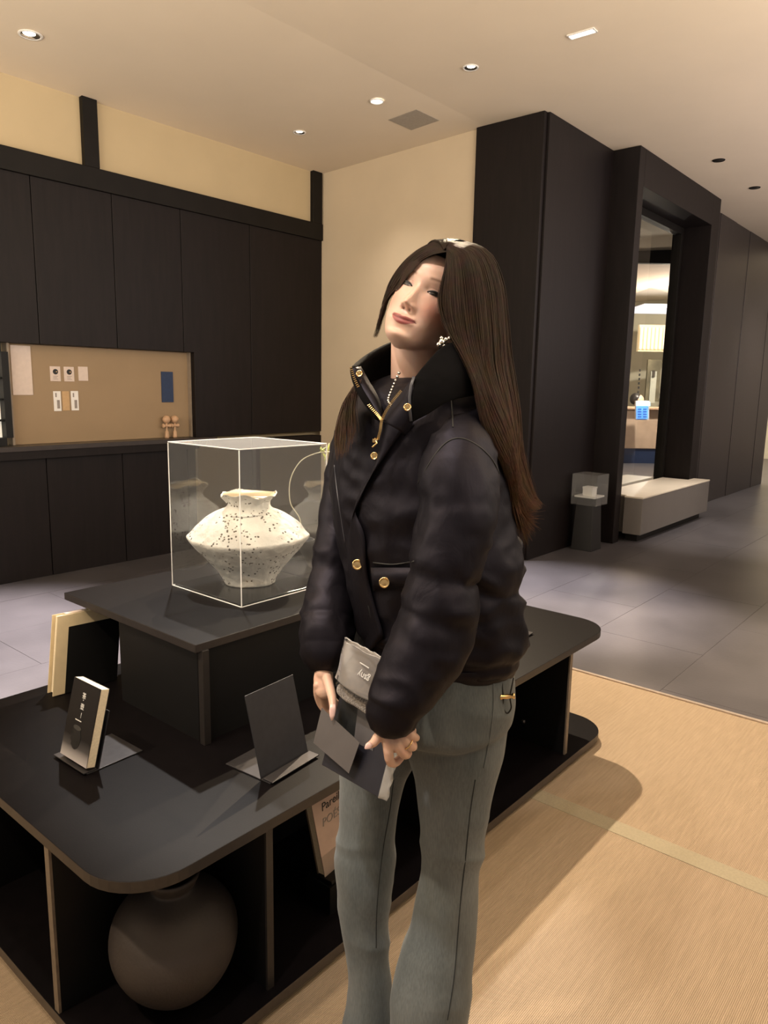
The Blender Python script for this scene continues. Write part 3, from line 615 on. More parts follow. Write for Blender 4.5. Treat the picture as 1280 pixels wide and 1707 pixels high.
MB().obox(b0+x_*W_/2+u_*H_/2-n_*.042, x_*W_/2, u_*H_/2, n_*.002).build('back_cover', COVER, bk, bevel=.001)
MB().obox(b0+x_*(W_/2+.004)+u_*(H_/2)-n_*.021, x_*(W_/2-.006), u_*(H_/2-.005), n_*.018).build('pages', CREAMPAPER, bk)
MB().obox(b0+x_*(W_/2+.017)+u_*(H_*.42)+n_*.0025, x_*(W_/2-.018), u_*H_*.42, n_*.0008).build('cover_picture', BLACKIN, bk)
o = MB().obox(b0+x_*.06+u_*(H_+.0005)-n_*.021, x_*.03, u_*.001, n_*.014).build('paper_label', PAPER, bk)
MB().obox(b0+x_*.15+u_*(H_+.0005)-n_*.021, x_*.035, u_*.001, n_*.01).build('paper_label', PAPER, bk)

def stand(loc, yaw, w_, hback, label, face=True, group='book stands on the display table'):
    t = empty('book_stand', loc, label, 'stand', group); o = Vector(loc)
    X = Vector((math.cos(yaw), math.sin(yaw), 0)); Y = Vector((-X.y, X.x, 0)); Z = Vector((0, 0, 1))   # X along the lip, Y towards the back
    B = (Y*.26+Z).normalized(); n = X.cross(B).normalized()
    if n.dot(Y) > 0: n = -n
    MB().obox(o+Y*.055+Z*.0015, X*w_/2, Y*.075, Z*.0015).build('base_plate', STEEL, t, bevel=.0006)
    MB().obox(o-Y*.012+Z*.006, X*(w_/2), Y*.016, Z*.0016).build('lip', STEEL, t, bevel=.0006)
    MB().obox(o+Y*.010+B*(hback/2)+Z*.003, X*w_/2, B*hback/2, n*.0015).build('back_plate', DKSTEEL, t, bevel=.0006)
    return t, o, X, Y, B, n
# black book
so = Vector((.790, 1.63, .4605)); st, o_, X, Y, B, n = stand(so, R(-88), .14, .14, 'grey metal stand holding the small black book, leftmost on the table')
t2 = empty('black_book', o_+Vector((0, 0, .012)), 'small black book with white vertical title standing on the left metal stand', 'book')
bc = o_+Y*.004+Vector((0, 0, .011))+n*.002; Wb, Hb, Tb = .118, .188, .024
bc = bc+X*.012
NB = mat('book_black', (.012, .011, .012), .35, noise_s=30, noise_amt=.1)
def cover_grad():
    m = bpy.data.materials.new('book_cover_print'); m.use_nodes = True; nt = m.node_tree; N = nt.nodes; L = nt.links; b = N['Principled BSDF']; b.inputs['Roughness'].default_value = .35
    tc = N.new('ShaderNodeTexCoord'); sp = N.new('ShaderNodeSeparateXYZ'); L.new(tc.outputs['UV'], sp.inputs[0])
    r = N.new('ShaderNodeValToRGB'); e = r.color_ramp.elements; e[0].position = 0.0; e[0].color = (.45, .42, .42, 1); e[1].position = .3; e[1].color = (.012, .011, .012, 1)
    x = e.new(.08); x.color = (.30, .28, .28, 1); x = e.new(.17); x.color = (.07, .065, .066, 1)
    L.new(sp.outputs['Y'], r.inputs[0]); L.new(r.outputs[0], b.inputs['Base Color']); return m
hb = MB().obox(bc+B*Hb/2+n*(Tb), X*Wb/2, B*Hb/2, n*.0012).build('front_cover', cover_grad(), t2, bevel=0)
uv = hb.data.uv_layers.new(name='UVMap')
for li, l in enumerate(hb.data.loops):
    p = hb.data.vertices[l.vertex_index].co+origin(hb)-bc; uv.data[li].uv = (p.dot(X)/Wb+.5, p.dot(B)/Hb)
MB().obox(bc+B*Hb/2+n*(.0014), X*Wb/2, B*Hb/2, n*.0012).build('back_cover', NB, t2)
MB().obox(bc+B*(Hb/2)+n*(Tb/2+.001)+X*.0, X*(Wb/2), B*(Hb/2-.0005), n*(Tb/2-.0012)).build('pages', CREAMPAPER, t2)
fs = bc+n*(Tb+.0015)
text_mesh('茶', .016, frame_m(fs+B*.150+X*.0-X*.010, X, B), 'title_text', WHITEINK, t2)
text_mesh('・', .012, frame_m(fs+B*.141-X*.008, X, B), 'title_text', WHITEINK, t2)
text_mesh('壺', .016, frame_m(fs+B*.124-X*.010, X, B), 'title_text', WHITEINK, t2)
text_mesh('|', .014, frame_m(fs+B*.106-X*.002, X, B), 'title_text', WHITEINK, t2)
MB().obox(fs+B*.095-X*.008, X*.013, B*.001, n*.0003).build('title_rule', WHITEINK, t2)
ring = [fs+B*(.055+.026*math.sin(t*PI/12)*(1 if math.sin(t*PI/12) > 0 else 1.1))+X*(-.005+(.021+.003*math.sin(3*t))*math.cos(t*PI/12)) for t in range(24)]
MB().slab(ring, n, .0005).build('cup_picture', mat('cup_print', (.016, .015, .015), .45, noise_s=90, noise_amt=.3), t2)
ring = [fs+n*.0006+B*(.078+.006*math.sin(t*PI/8))+X*(-.005+.017*math.cos(t*PI/8)) for t in range(16)]
MB().slab(ring, n, .0003).build('cup_rim_picture', mat('cup_rim_print', (.05, .048, .046), .45, noise_s=90, noise_amt=.3), t2)
# empty stand near the middle: dark board on it
so = Vector((1.115, 1.235, .4605)); s2, o_, X, Y, B, n = stand(so, R(5), .165, .20, 'empty dark metal stand in the middle of the table front')
# right stand with a grey booklet, mostly behind the woman
so = Vector((2.31, 1.30, .4605)); s3, o_, X, Y, B, n = stand(so, R(5), .18, .14, 'metal stand near the right end of the table behind the woman')
t3 = empty('grey_booklet', so+Vector((0, 0, .01)), 'grey booklet on the stand near the right end of the table', 'booklet')
MB().obox(so+Vector((0, 0, .01))+B*.075+n*.006-X*.01, X*.065, B*.075, n*.004).build('cover', mat('grey_cover', (.25, .22, .2), .5, noise_s=30, noise_amt=.1), t3, bevel=.001)
MB().obox(so+Vector((0, 0, .01))+B*.075+n*.0005-X*.01, X*.062, B*.073, n*.0015).build('pages', CREAMPAPER, t3)

# book on the lower shelf
wb = empty('poetry_book', (1.35, 1.25, .042), 'pale book with a serif title leaning on the lower shelf beside her leg', 'book')
x_ = Vector((1, -.0, 0)).normalized(); u_ = Vector((-.02, .10, 1)).normalized()
A_ = Vector((1.255, 1.175, .1)); 
q0 = Vector(at(541, 1462, 0.0001+1)); 
def on_y(px, py, y):
    q = RT*((px-640)/F_PX) - UP*((py-853.5)/F_PX) + FW; return CAM+q*(y/q.y)
pA = on_y(541, 1462, 1.20); pB = on_y(519, 1345, 1.225); u_ = (pB-pA).normalized(); hB = (pB-pA).length+.01
x_ = (Vector((1, .0, 0))-u_*u_.x).normalized(); n_ = x_.cross(u_).normalized(); n_ = n_ if n_.y < 0 else -n_
MB().obox(pA+x_*.085+u_*hB/2, x_*.085, u_*hB/2, n_*.0015).build('front_cover', mat('poem_cover', (.46, .34, .28), .6, noise_s=30, noise_amt=.06), wb, bevel=.0006)
MB().obox(pA+x_*.085+u_*hB/2-n_*.013, x_*.082, u_*(hB/2-.002), n_*.011).build('pages', CREAMPAPER, wb)
MB().obox(pA+x_*.085+u_*hB/2-n_*.0255, x_*.085, u_*hB/2, n_*.0015).build('back_cover', mat('poem_back', (.10, .07, .05), .6, noise_s=30, noise_amt=.06), wb)
MB().obox(pA+x_*.085+u_*.028+n_*.0017, x_*.085, u_*.028, n_*.0004).build('cover_band', mat('poem_band', (.30, .23, .19), .6, noise_s=30, noise_amt=.06), wb)
ft = pA+n_*.0022
text_mesh('Pareil', .030, frame_m(ft+u_*(hB-.040)+x_*.028, x_, u_), 'title_text', INK, wb, shear=.18)
text_mesh('POÉSIE', .030, frame_m(ft+u_*(hB-.080)+x_*.022, x_, u_), 'title_text', GREYINK, wb, shear=.18)
MB().obox(pA+x_*.085-u_*.004, x_*.09, u_*.004, n_*.03).build('support_block', BLACKIN, wb)
sbz = pA.z-.012
MB().box((pA.x-.01, pA.y-.03, .042), (pA.x+.18, pA.y+.06, max(.05, sbz))).build('support_block', BLACKIN, wb)

# round dark pot in the corner bay
rp = empty('round_pot', (.80, 1.26, .042), 'large round dark clay pot standing in the corner bay of the table', 'pot')
POTC = mat('dark_clay', (.034, .027, .025), .62, noise_s=5, noise_amt=.2, bump=.1, bump_s=120)
pp = catmull([(.045, 0), (.07, .012), (.115, .06), (.138, .12), (.132, .18), (.10, .225), (.062, .248), (.048, .258), (.052, .27), (.058, .283), (.057, .29)], 50)
pc = (.805, 1.265, .042)
pr_ = [(r, z) for r, z in pp]+[(.053, .29), (.045, .272), (.043, .258), (.05, .24), (.07, .2)]
MB().lathe(pr_, pc, 64, fn=lambda t, z: 1+.012*math.sin(2*t)+.008*math.sin(3*t+z*10)).build('vessel', POTC, rp, smooth=True)
#WOMAN#
# ================================================================ WOMAN
wo = empty('person', (0.995, 0.80, 0), 'long-haired woman in a black puffer jacket and grey-blue jeans looking up, holding a wrapped packet', 'person')
Lb = (HR*.64-HF*.77).normalized(); Fb = (-HR*.77-HF*.64).normalized(); ZZ = Vector((0, 0, 1))
def px2m(r, d): return r*d/F_PX*1.0
def to_np(o): return np.array(o)
def eval_mesh(o):
    bpy.context.view_layer.update(); return bpy.data.meshes.new_from_object(o.evaluated_get(bpy.context.evaluated_depsgraph_get()))
def remesh(mb, name, vox, m, parent, smooth_it=0, smooth_f=.5):
    o = mb.build(name, m, None); r = o.modifiers.new('r', 'REMESH'); r.mode = 'VOXEL'; r.voxel_size = vox
    if smooth_it: q = o.modifiers.new('s', 'SMOOTH'); q.iterations = smooth_it; q.factor = smooth_f
    me = eval_mesh(o); bpy.data.objects.remove(o)
    me.transform(Matrix.Translation(-origin(parent))); me.shade_smooth(); me.name = name
    o = bpy.data.objects.new(name, me); C.objects.link(o); o.parent = parent
    if not me.materials: me.materials.append(m)
    return o
def displace(o, fn):
    me = o.data; n = len(me.vertices); co = np.empty(n*3, np.float32); me.vertices.foreach_get('co', co); co = co.reshape(-1, 3)
    no = np.empty(n*3, np.float32); me.vertex_normals.foreach_get('vector', no); no = no.reshape(-1, 3)
    d = fn(co, no); me.vertices.foreach_set('co', (co+no*d[:, None]).astype(np.float32).ravel()); me.update(); me.shade_smooth()
def nz(co, sc_, seed=0):                 # cheap value noise, vectorised
    p = co*np.array(sc_)+seed*13.7; i = np.floor(p).astype(np.int64); f = p-i; f = f*f*(3-2*f); out = 0
    for a in (0, 1):
        for b in (0, 1):
            for c in (0, 1):
                h = ((i[:, 0]+a)*73856093 ^ (i[:, 1]+b)*19349663 ^ (i[:, 2]+c)*83492791) & 0xffffff
                h = (h*1103515245+12345) & 0x7fffffff; v = (h/0x7fffffff)*2-1
                out = out+v*(f[:, 0] if a else 1-f[:, 0])*(f[:, 1] if b else 1-f[:, 1])*(f[:, 2] if c else 1-f[:, 2])
    return out
def rowloft(rows, nring, seg=96, ra=1.15, rb=.85, tilt=0.5, mb=None, e=1.0):
    cs, sn = .64, .77; rs = []
    for y, xl, xr, d in catmull(rows, nring):
        c = at((xl+xr)/2, y, d); hw = (at(xr, y, d)-at(xl, y, d)).length/2
        s_ = hw/math.sqrt((ra*cs)**2+(rb*sn)**2); slope = (c.z-CAM.z)/d*tilt; ring = []
        for k in range(seg):
            t = 2*PI*k/seg; ct, st = math.cos(t), math.sin(t)
            q = Lb*(ra*s_*math.copysign(abs(ct)**e, ct))+Fb*(rb*s_*math.copysign(abs(st)**e, st)); q.z = q.dot(HF)*slope
            ring.append(c+q)
        rs.append(ring)
    return (mb or MB()).rings(rs[::-1])
def pathpts(P, n):
    q = catmull([(*at(x, y, d), px2m(r, d)) for x, y, d, r in P], n); return [Vector(v[:3]) for v in q], [float(v[3]) for v in q]

# ---- head frame
TOW = -FW
HO = at(715.7, 507.4, 1.27); tw_ = (CAM-HO).normalized(); rt_ = (RT-tw_*RT.dot(tw_)).normalized(); up_ = tw_.cross(rt_)
Lh = (rt_*.8663-up_*.3215+tw_*.3823).normalized(); Uh = rt_*.4356+up_*.8608-tw_*.2633; Uh = (Uh-Lh*Uh.dot(Lh)).normalized(); Fh = Uh.cross(Lh); Fh = Fh if Fh.dot(TOW) > 0 else -Fh
HMAT = Matrix(((Lh.x, Fh.x, Uh.x), (Lh.y, Fh.y, Uh.y), (Lh.z, Fh.z, Uh.z)))
HK = .866
def H(x, y, z): return HO+(Lh*x*.98+Fh*y+Uh*z)*HK
zk = np.array([-.112, -.1085, -.103, -.0955, -.084, -.068, -.05, -.03, 0, .02, .04, .07, .09, .105, .115, .120])
fk = np.array([.046, .062, .0745, .0815, .0805, .083, .081, .080, .0785, .0845, .0855, .0725, .053, .032, .013, 0])
wk = np.array([.004, .014, .024, .0335, .0435, .054, .0615, .067, .0695, .0700, .068, .058, .045, .031, .017, .002])
bk_ = np.array([.045, .035, .022, .005, -.02, -.055, -.078, -.088, -.096, -.099, -.099, -.090, -.070, -.045, -.02, 0])
def ksm(k):
    zz = np.linspace(-.12, .12, 481); v = np.interp(zz, zk, k); ker = np.hanning(33); ker /= ker.sum()
    vp = np.concatenate([2*v[0]-v[16:0:-1], v, 2*v[-1]-v[-2:-18:-1]]); return np.convolve(vp, ker, 'valid')
ZG = np.linspace(-.12, .12, 481); FG, WG, BG = ksm(fk), np.maximum(ksm(wk), .001), ksm(bk_)
def g2(a, b): return np.exp(-a*a-b*b)
def sst(x, a, b): t = np.clip((x-a)/(b-a), 0, 1); return t*t*(3-2*t)
def zmouth(x): return -.0685+.0045*np.minimum(1, (np.abs(x)/.023))**2
def feat(x, z):
    ax = np.abs(x)
    t = np.clip((.008-z)/.046, 0, 1); hh = .002+.0195*t**1.15; fall = sst(z, -.0505, -.0415)*sst(-z, -.022, -.002)
    G = hh*np.exp(-(x/(.0055+.0042*t))**2)*fall
    G = G+.0032*g2(x/.0078, (z+.0375)/.0070)+.0085*g2((ax-.0120)/.0050, (z+.0420)/.0058)
    G = G-.0070*g2((ax-.0062)/.0030, (z+.0468)/.0026)
    G = G-.0062*g2((ax-.031)/.017, (z-.003)/.0105)-.0035*g2((ax-.0165)/.006, (z-.001)/.009)+.0040*g2((ax-.031)/.012, (z+.000)/.0065)
    G = G+.0010*g2((ax-.025)/.018, (z-.020)/.006)+.0035*g2((ax-.040)/.017, (z+.028)/.017)
    G = G+.0032*g2(x/.024, (z+.066)/.013)
    zm = zmouth(x); inl = np.clip(1-(ax/.0245)**2, 0, 1)
    G = G+.0034*inl**.7*np.exp(-((z-zm-.0042)/.0036)**2)+.0040*inl**.7*np.exp(-((z-zm+.0052)/.0042)**2)
    G = G-.0036*np.clip(1-(ax/.0265)**2, 0, 1)**.5*np.exp(-((z-zm)/.0013)**2)-.0015*g2((ax-.0265)/.003, (z-zm)/.003)
    G = G-.0028*g2(x/.017, (z+.0865)/.0045)+.0045*g2(x/.014, (z+.0965)/.008)-.0010*np.exp(-(x/.0025)**2)*g2(0, (z+.058)/.005)
    return G
def surf(x, z, off=0.0):
    f, w_, b = np.interp(z, ZG, FG), np.interp(z, ZG, WG), np.interp(z, ZG, BG); yc = (f+b)/2 if z < -.05 else (-.01+((f+b)/2+.01)*max(0, (-z-.0)/.05) if z < 0 else -.01)
    s_ = min(.999, abs(x)/w_)**(1/.92); return H(x, yc+(f-yc)*math.sqrt(1-s_*s_)**.92+float(feat(np.array(x), np.array(z)))+off, z)
hb_ = MB(); rs = []
tz = np.concatenate([np.linspace(-.112, -.098, 30), np.linspace(-.098, .03, 240)[1:], np.linspace(.03, .12, 70)[1:]])
phs = []
for k in range(300):
    u = k/300*2*PI; phs.append(u-.35*math.sin(u)*1.0)
phs = np.array(phs)           # phi = 0 faces forward
for z in tz:
    f, w_, b = np.interp(z, ZG, FG), np.interp(z, ZG, WG), np.interp(z, ZG, BG)
    yc = (f+b)/2 if z < -.05 else (-.01+((f+b)/2+.01)*max(0, (-z)/.05) if z < 0 else -.01)
    sn, cs = np.sin(phs), np.cos(phs)
    x = w_*np.sign(sn)*np.abs(sn)**.92; yy = np.where(cs > 0, yc+(f-yc)*np.abs(cs)**.92, yc-(yc-b)*np.abs(cs)**.92)
    yy = yy+feat(x, np.full_like(x, z))*sst(cs, .0, .35)
    rs.append([H(float(a), float(c), float(z)) for a, c in zip(x, yy)])
hb_.rings(rs)
# ears
for sx in (1, -1):
    hb_.capsule([H(sx*.071, -.004, -.045), H(sx*.074, -.012, -.01), H(sx*.073, -.016, .012)], [.009, .013, .012], 14, (Lh, .45))
# neck, shoulders, arms, torso, legs
nb = at(690, 705, 1.285)
hb_.capsule([H(0, -.030, -.02), H(0, -.022, -.075), (H(0, -.022, -.075)+nb)/2+Vector((0, 0, .0)), nb, at(690, 760, 1.28)], [.042, .0415, .041, .050, .085], 40)
hb_.capsule([at(690, 745, 1.27), at(700, 850, 1.27), at(715, 1000, 1.28), at(715, 1120, 1.28)], [.095, .10, .09, .105], 32, (Fb, .72))
hb_.capsule([at(620, 735, 1.39), at(760, 735, 1.18)], [.05, .05], 20)
LA = [(765, 755, 1.17, 34), (765, 850, 1.13, 34), (742, 960, 1.11, 30), (725, 1050, 1.09, 29), (690, 1130, 1.06, 27), (668, 1185, 1.045, 25), (664, 1208, 1.04, 23)]
RA = [(604, 745, 1.40, 22), (572, 830, 1.385, 22), (558, 930, 1.345, 23), (548, 1020, 1.28, 25), (543, 1080, 1.245, 19), (541, 1108, 1.23, 15.5), (540, 1122, 1.225, 16)]
for P in (LA, RA): q, r = pathpts(P, 20); hb_.capsule(q, r, 20)
for xs in ([(745, 1150, 1.26, 60), (755, 1300, 1.235, 46), (748, 1450, 1.23, 38), (725, 1600, 1.23, 34), (712, 1770, 1.23, 28)], [(655, 1150, 1.31, 56), (625, 1300, 1.335, 42), (611, 1450, 1.335, 34), (613, 1600, 1.335, 30), (613, 1740, 1.335, 26)]):
    q, r = pathpts(xs, 14); q[-1].z = .05; hb_.capsule(q, r, 20)
# left hand (nearer the camera) closing over the packet edge
def fing(P, n=10, seg=12):
    q, r = pathpts(P, n); hb_.capsule(q, r, seg)
def palm(P, wd, fl, n=8):
    q, r = pathpts(P, n); hb_.capsule(q, r, 24, (wd, fl))
palm([(666, 1200, 1.04, 24), (664, 1213, 1.038, 27), (659, 1226, 1.036, 27), (656, 1236, 1.036, 22)], HF, .42)
fing([(680, 1212, 1.04, 12), (686, 1218, 1.045, 9)])
fing([(648, 1212, 1.036, 11), (632, 1226, 1.03, 9.5), (623, 1238, 1.026, 8.2), (614, 1243, 1.026, 6.0)])                    # thumb
fing([(645, 1228, 1.032, 11), (647, 1250, 1.026, 9.6), (650, 1269, 1.03, 8.8), (658, 1272, 1.04, 8.2), (668, 1262, 1.052, 7.4), (667, 1254, 1.06, 6.6)])  # index
fing([(660, 1234, 1.032, 10.5), (665, 1247, 1.026, 9.2), (674, 1258, 1.03, 8.4), (680, 1256, 1.044, 7.8), (678, 1247, 1.056, 7.0)])  # middle
fing([(671, 1232, 1.034, 9.5), (680, 1240, 1.03, 8.6), (688, 1246, 1.036, 7.8), (688, 1240, 1.05, 7.2), (682, 1234, 1.06, 6.5)])   # ring
fing([(680, 1224, 1.036, 8.6), (689, 1228, 1.034, 7.4), (694, 1230, 1.042, 6.6), (690, 1226, 1.055, 6)])                    # little
# right hand, fingers behind the card and the thumb in front
palm([(540, 1118, 1.226, 16), (539, 1134, 1.22, 17.5), (540, 1150, 1.212, 15.5)], HF, .55)
fing([(545, 1130, 1.212, 9), (550, 1148, 1.194, 8.6), (554, 1165, 1.176, 7.8), (555, 1180, 1.163, 6.4)])                     # thumb
fing([(533, 1146, 1.216, 8.2), (536, 1164, 1.222, 7.6), (543, 1182, 1.226, 7.2), (553, 1194, 1.224, 6)])
fing([(538, 1148, 1.220, 8.2), (543, 1164, 1.228, 7.6), (552, 1178, 1.230, 7.2), (562, 1187, 1.226, 6)])
fing([(543, 1146, 1.226, 7.8), (550, 1160, 1.234, 7.2), (560, 1172, 1.234, 6.6), (569, 1180, 1.228, 5.6)])
fing([(529, 1142, 1.214, 7.4), (529, 1158, 1.22, 6.8), (534, 1174, 1.226, 6.2), (542, 1186, 1.226, 5.2)])

def skin_mat():
    m = bpy.data.materials.new('skin'); m.use_nodes = True; nt = m.node_tree; N = nt.nodes; L = nt.links; b = N['Principled BSDF']
    a = N.new('ShaderNodeAttribute'); a.attribute_name = 'Col'
    tc = N.new('ShaderNodeTexCoord'); n = N.new('ShaderNodeTexNoise'); n.inputs['Scale'].default_value = 40; L.new(tc.outputs['Object'], n.inputs['Vector'])
    mx = N.new('ShaderNodeMix'); mx.data_type = 'RGBA'; mx.blend_type = 'MULTIPLY'; mx.inputs[0].default_value = .06
    L.new(a.outputs['Color'], mx.inputs[6]); L.new(n.outputs['Color'], mx.inputs[7]); L.new(mx.outputs[2], b.inputs['Base Color'])
    b.inputs['Roughness'].default_value = .42; b.inputs['Specular IOR Level'].default_value = .4
    b.inputs['Subsurface Weight'].default_value = .25; b.inputs['Subsurface Radius'].default_value = (.010, .004, .002); b.inputs['Subsurface Scale'].default_value = .6
    return m
body = remesh(hb_, 'body', .0015, skin_mat(), wo, 3, .5)
me = body.data; n = len(me.vertices); co = np.empty(n*3, np.float32); me.vertices.foreach_get('co', co); co = co.reshape(-1, 3)+np.array(origin(wo))
loc = (co-np.array(HO)) @ np.array(HMAT)/np.array([HK*.98, HK, HK]); lx, ly, lz = loc[:, 0], loc[:, 1], loc[:, 2]; ax = np.abs(lx)
colr = np.tile(np.array([.60, .395, .31]), (n, 1))
def blend(mask, c): global colr; colr = colr*(1-mask[:, None])+np.array(c)*mask[:, None]
front = sst(ly, .02, .045)*(lz > -.125)*(lz < .13)*(ax < .09)
blend(front*.55*g2((ax-.043)/.022, (lz+.03)/.022), (.66, .25, .19))
zm = zmouth(lx); up_ = .0066*np.clip(1-(ax/.0255)**2, 0, 1)**.55*(1-.18*np.exp(-(lx/.004)**2)); lo_ = .0088*np.clip(1-(ax/.0245)**2, 0, 1)**.6
lip = sst(lz-zm, -lo_-.0012, -lo_+.0006)*(1-sst(lz-zm, up_-.0006, up_+.0010))*(ax < .0252)
blend(front*lip, (.27, .075, .070))
blend(front*np.exp(-((lz-zm)/.0011)**2)*(ax < .0262), (.12, .02, .02))  # groove shade between the lips, put into the colour
bz = .0205+.0030*np.minimum(1, (ax-.014)/.018)-.004*np.clip((ax-.034)/.018, 0, 1)
blend(front*.85*np.exp(-((lz-bz)/.0028)**2)*sst(ax, .011, .018)*(1-sst(ax, .046, .054)), (.16, .085, .055))
blend(front*.7*g2((ax-.0062)/.0028, (lz+.0472)/.0022), (.14, .04, .03))  # shade inside the nostrils, painted as dark reddish skin
blend(front*.5*np.exp(-((lz-.0072-.002*g2((ax-.031)/.012, 0))/.0011)**2)*sst(ax, .017, .021)*(1-sst(ax, .043, .048)), (.36, .19, .13))
scalp = np.maximum(sst(lz, .066, .070), sst(-ly, -.012, .0)*(lz > -.03)*(ax < .0685))*(lz > -.05)*(ax < .095)*(np.abs(ly) < .13)*(lz < .14)
blend(scalp, (.018, .011, .008))
at_ = me.color_attributes.new('Col', 'FLOAT_COLOR', 'POINT'); at_.data.foreach_set('color', np.hstack([colr, np.ones((n, 1))]).astype(np.float32).ravel())

# eyes, lashes
SCL = mat('eye_white', (.34, .28, .26), .25, noise_s=60, noise_amt=.03); IRIS = mat('iris', (.008, .006, .005), .35, noise_s=200, noise_amt=.3); LASH = mat('lash', (.006, .004, .004), .6, noise_s=90, noise_amt=.2)
def ev(u, s_, side): return side*(.031+.0145*u), .0006+.0022*u+(.0036 if s_ > 0 else -.0030)*s_*(1 if s_ > 0 else -1)*(1-u*u)*(1)
for side in (1, -1):
    mb, nu, nv = MB(), 24, 8; v = []
    for i in range(nu+1):
        for j in range(nv+1):
            u = -1+2*i/nu; s_ = -1+2*j/nv; x = side*(.031+.0140*u); z = .0004+.0020*u+(.0030 if s_ > 0 else .0030)*s_*(1-u*u)**.8
            v.append(surf(x, z, .0009+.0012*(1-u*u)*(1-s_*s_)))
    f = [(i*(nv+1)+j, (i+1)*(nv+1)+j, (i+1)*(nv+1)+j+1, i*(nv+1)+j+1) for i in range(nu) for j in range(nv)]
    if side < 0: f = [q[::-1] for q in f]
    mb.add(v, f); e_ = mb.build('eye', SCL, wo, smooth=True)
    ir = []
    mb = MB(); v = [surf(side*.0315, .0008, .0026)]; K = 24
    for rr in (.5, 1.0):
        for k in range(K):
            a = 2*PI*k/K; x = .0315+.0092*rr*math.cos(a); u = (x-.031)/.014; lim = .0030*(1-u*u)**.8; z = .0012+.0062*rr*math.sin(a); z = min(max(z, .0004+.002*u-lim), .0004+.002*u+lim)
            v.append(surf(side*x, z, .0022))
    f = [(0, 1+k, 1+(k+1) % K) for k in range(K)]+[(1+k, 1+K+k, 1+K+(k+1) % K, 1+(k+1) % K) for k in range(K)]
    if side < 0: f = [q[::-1] for q in f]
    mb.add(v, f).build('iris', IRIS, e_, smooth=True)
    pts = []; rad = []
    for i in range(20):
        u = -1.02+2.22*i/19; x = side*(.031+.0140*u); z = .0006+.0022*u+.0032*max(0, 1-u*u)**.8; pts.append(surf(x, z, .0018)); rad.append(.0005+.0013*math.sin(PI*min(1, (i+1)/17))**.7*(1 if u < 1 else .5))
    MB().tube(pts, rad, 8).build('upper_lash', LASH, wo, smooth=True)
    pts = [surf(side*(.031+.014*u), .0002+.0020*u-.0031*max(0, 1-u*u)**.8, .0012) for u in np.linspace(-.7, 1.02, 14)]
    MB().tube(pts, .00028, 6).build('lower_lash', LASH, wo, smooth=True)

# nails
NAIL = mat('pink_nail', (.72, .50, .47), .15, coat=.6, noise_s=60, noise_amt=.03)
def nail(a, b, r, dirn):
    pa, pb = at(*a), at(*b); q = [pa, pa.lerp(pb, .35), pa.lerp(pb, .7), pb]
    MB().tube(q, [r*.75, r, r*.8, r*.22], 14, (dirn, .3)).build('fingernail', NAIL, wo, smooth=True)
nail((555, 1174, 1.157), (553, 1201, 1.150), .0058, TOW)
nail((619, 1240, 1.018), (608, 1248, 1.014), .0048, TOW)
RG = []
for k in range(25):
    a = 2*PI*k/24; c_ = at(680, 1240, 1.030); ax_ = (at(688, 1246, 1.036)-at(671, 1232, 1.034)).normalized(); s1 = ax_.cross(TOW).normalized(); s2 = ax_.cross(s1)
    RG.append(c_+s1*.0088*math.cos(a)+s2*.0088*math.sin(a))
MB().tube(RG, .0011, 8).build('ring', GOLD, wo, smooth=True)

# ---- jacket
def nylon():
    m = bpy.data.materials.new('black_nylon'); m.use_nodes = True; nt = m.node_tree; N = nt.nodes; L = nt.links; b = N['Principled BSDF']
    b.inputs['Base Color'].default_value = (.0024, .0020, .0027, 1); b.inputs['Roughness'].default_value = .54; b.inputs['Specular IOR Level'].default_value = .24
    b.inputs['Specular Tint'].default_value = (.82, .76, 1.0, 1)
    tc = N.new('ShaderNodeTexCoord'); mp = N.new('ShaderNodeMapping'); mp.inputs['Scale'].default_value = (1, 1, .6); L.new(tc.outputs['Object'], mp.inputs[0])
    n = N.new('ShaderNodeTexNoise'); n.inputs['Scale'].default_value = 22; n.inputs['Detail'].default_value = 5; n.inputs['Distortion'].default_value = .7; L.new(mp.outputs[0], n.inputs['Vector'])
    bp = N.new('ShaderNodeBump'); bp.inputs['Strength'].default_value = .30; bp.inputs['Distance'].default_value = .008; L.new(n.outputs['Fac'], bp.inputs['Height'])
    n2 = N.new('ShaderNodeTexNoise'); n2.inputs['Scale'].default_value = 900; L.new(tc.outputs['Object'], n2.inputs['Vector'])
    b2 = N.new('ShaderNodeBump'); b2.inputs['Strength'].default_value = .08; b2.inputs['Distance'].default_value = .001; L.new(n2.outputs['Fac'], b2.inputs['Height']); L.new(bp.outputs[0], b2.inputs['Normal'])
    L.new(b2.outputs[0], b.inputs['Normal']); return m
NY = nylon()
def ridge(v): return 1-np.abs(v)*2
def puff(amp, sc_, seed=0, fine=.0015):
    def fn(co, no):
        a = nz(co, sc_, seed); b = nz(co, [s_*2.3 for s_ in sc_], seed+1); c = nz(co, (60, 60, 60), seed+2)
        return amp*(ridge(a)*.6-.2+.35*ridge(b))+fine*c
    return fn
JR = [(628, 652, 742, 1.28), (640, 622, 772, 1.28), (656, 594, 800, 1.28), (680, 572, 824, 1.28), (712, 558, 838, 1.28), (760, 552, 842, 1.28), (830, 549, 846, 1.28), (885, 556, 852, 1.28),
      (925, 566, 862, 1.28), (950, 570, 862, 1.28), (972, 574, 852, 1.28), (1000, 580, 858, 1.28), (1040, 588, 866, 1.28), (1075, 594, 865, 1.28), (1097, 598, 856, 1.28), (1108, 604, 844, 1.28)]
jb = MB(); rowloft(JR, 110, 150, 1.1, .88, .5, jb)
jk = remesh(jb, 'jacket', .005, NY, wo, 2)
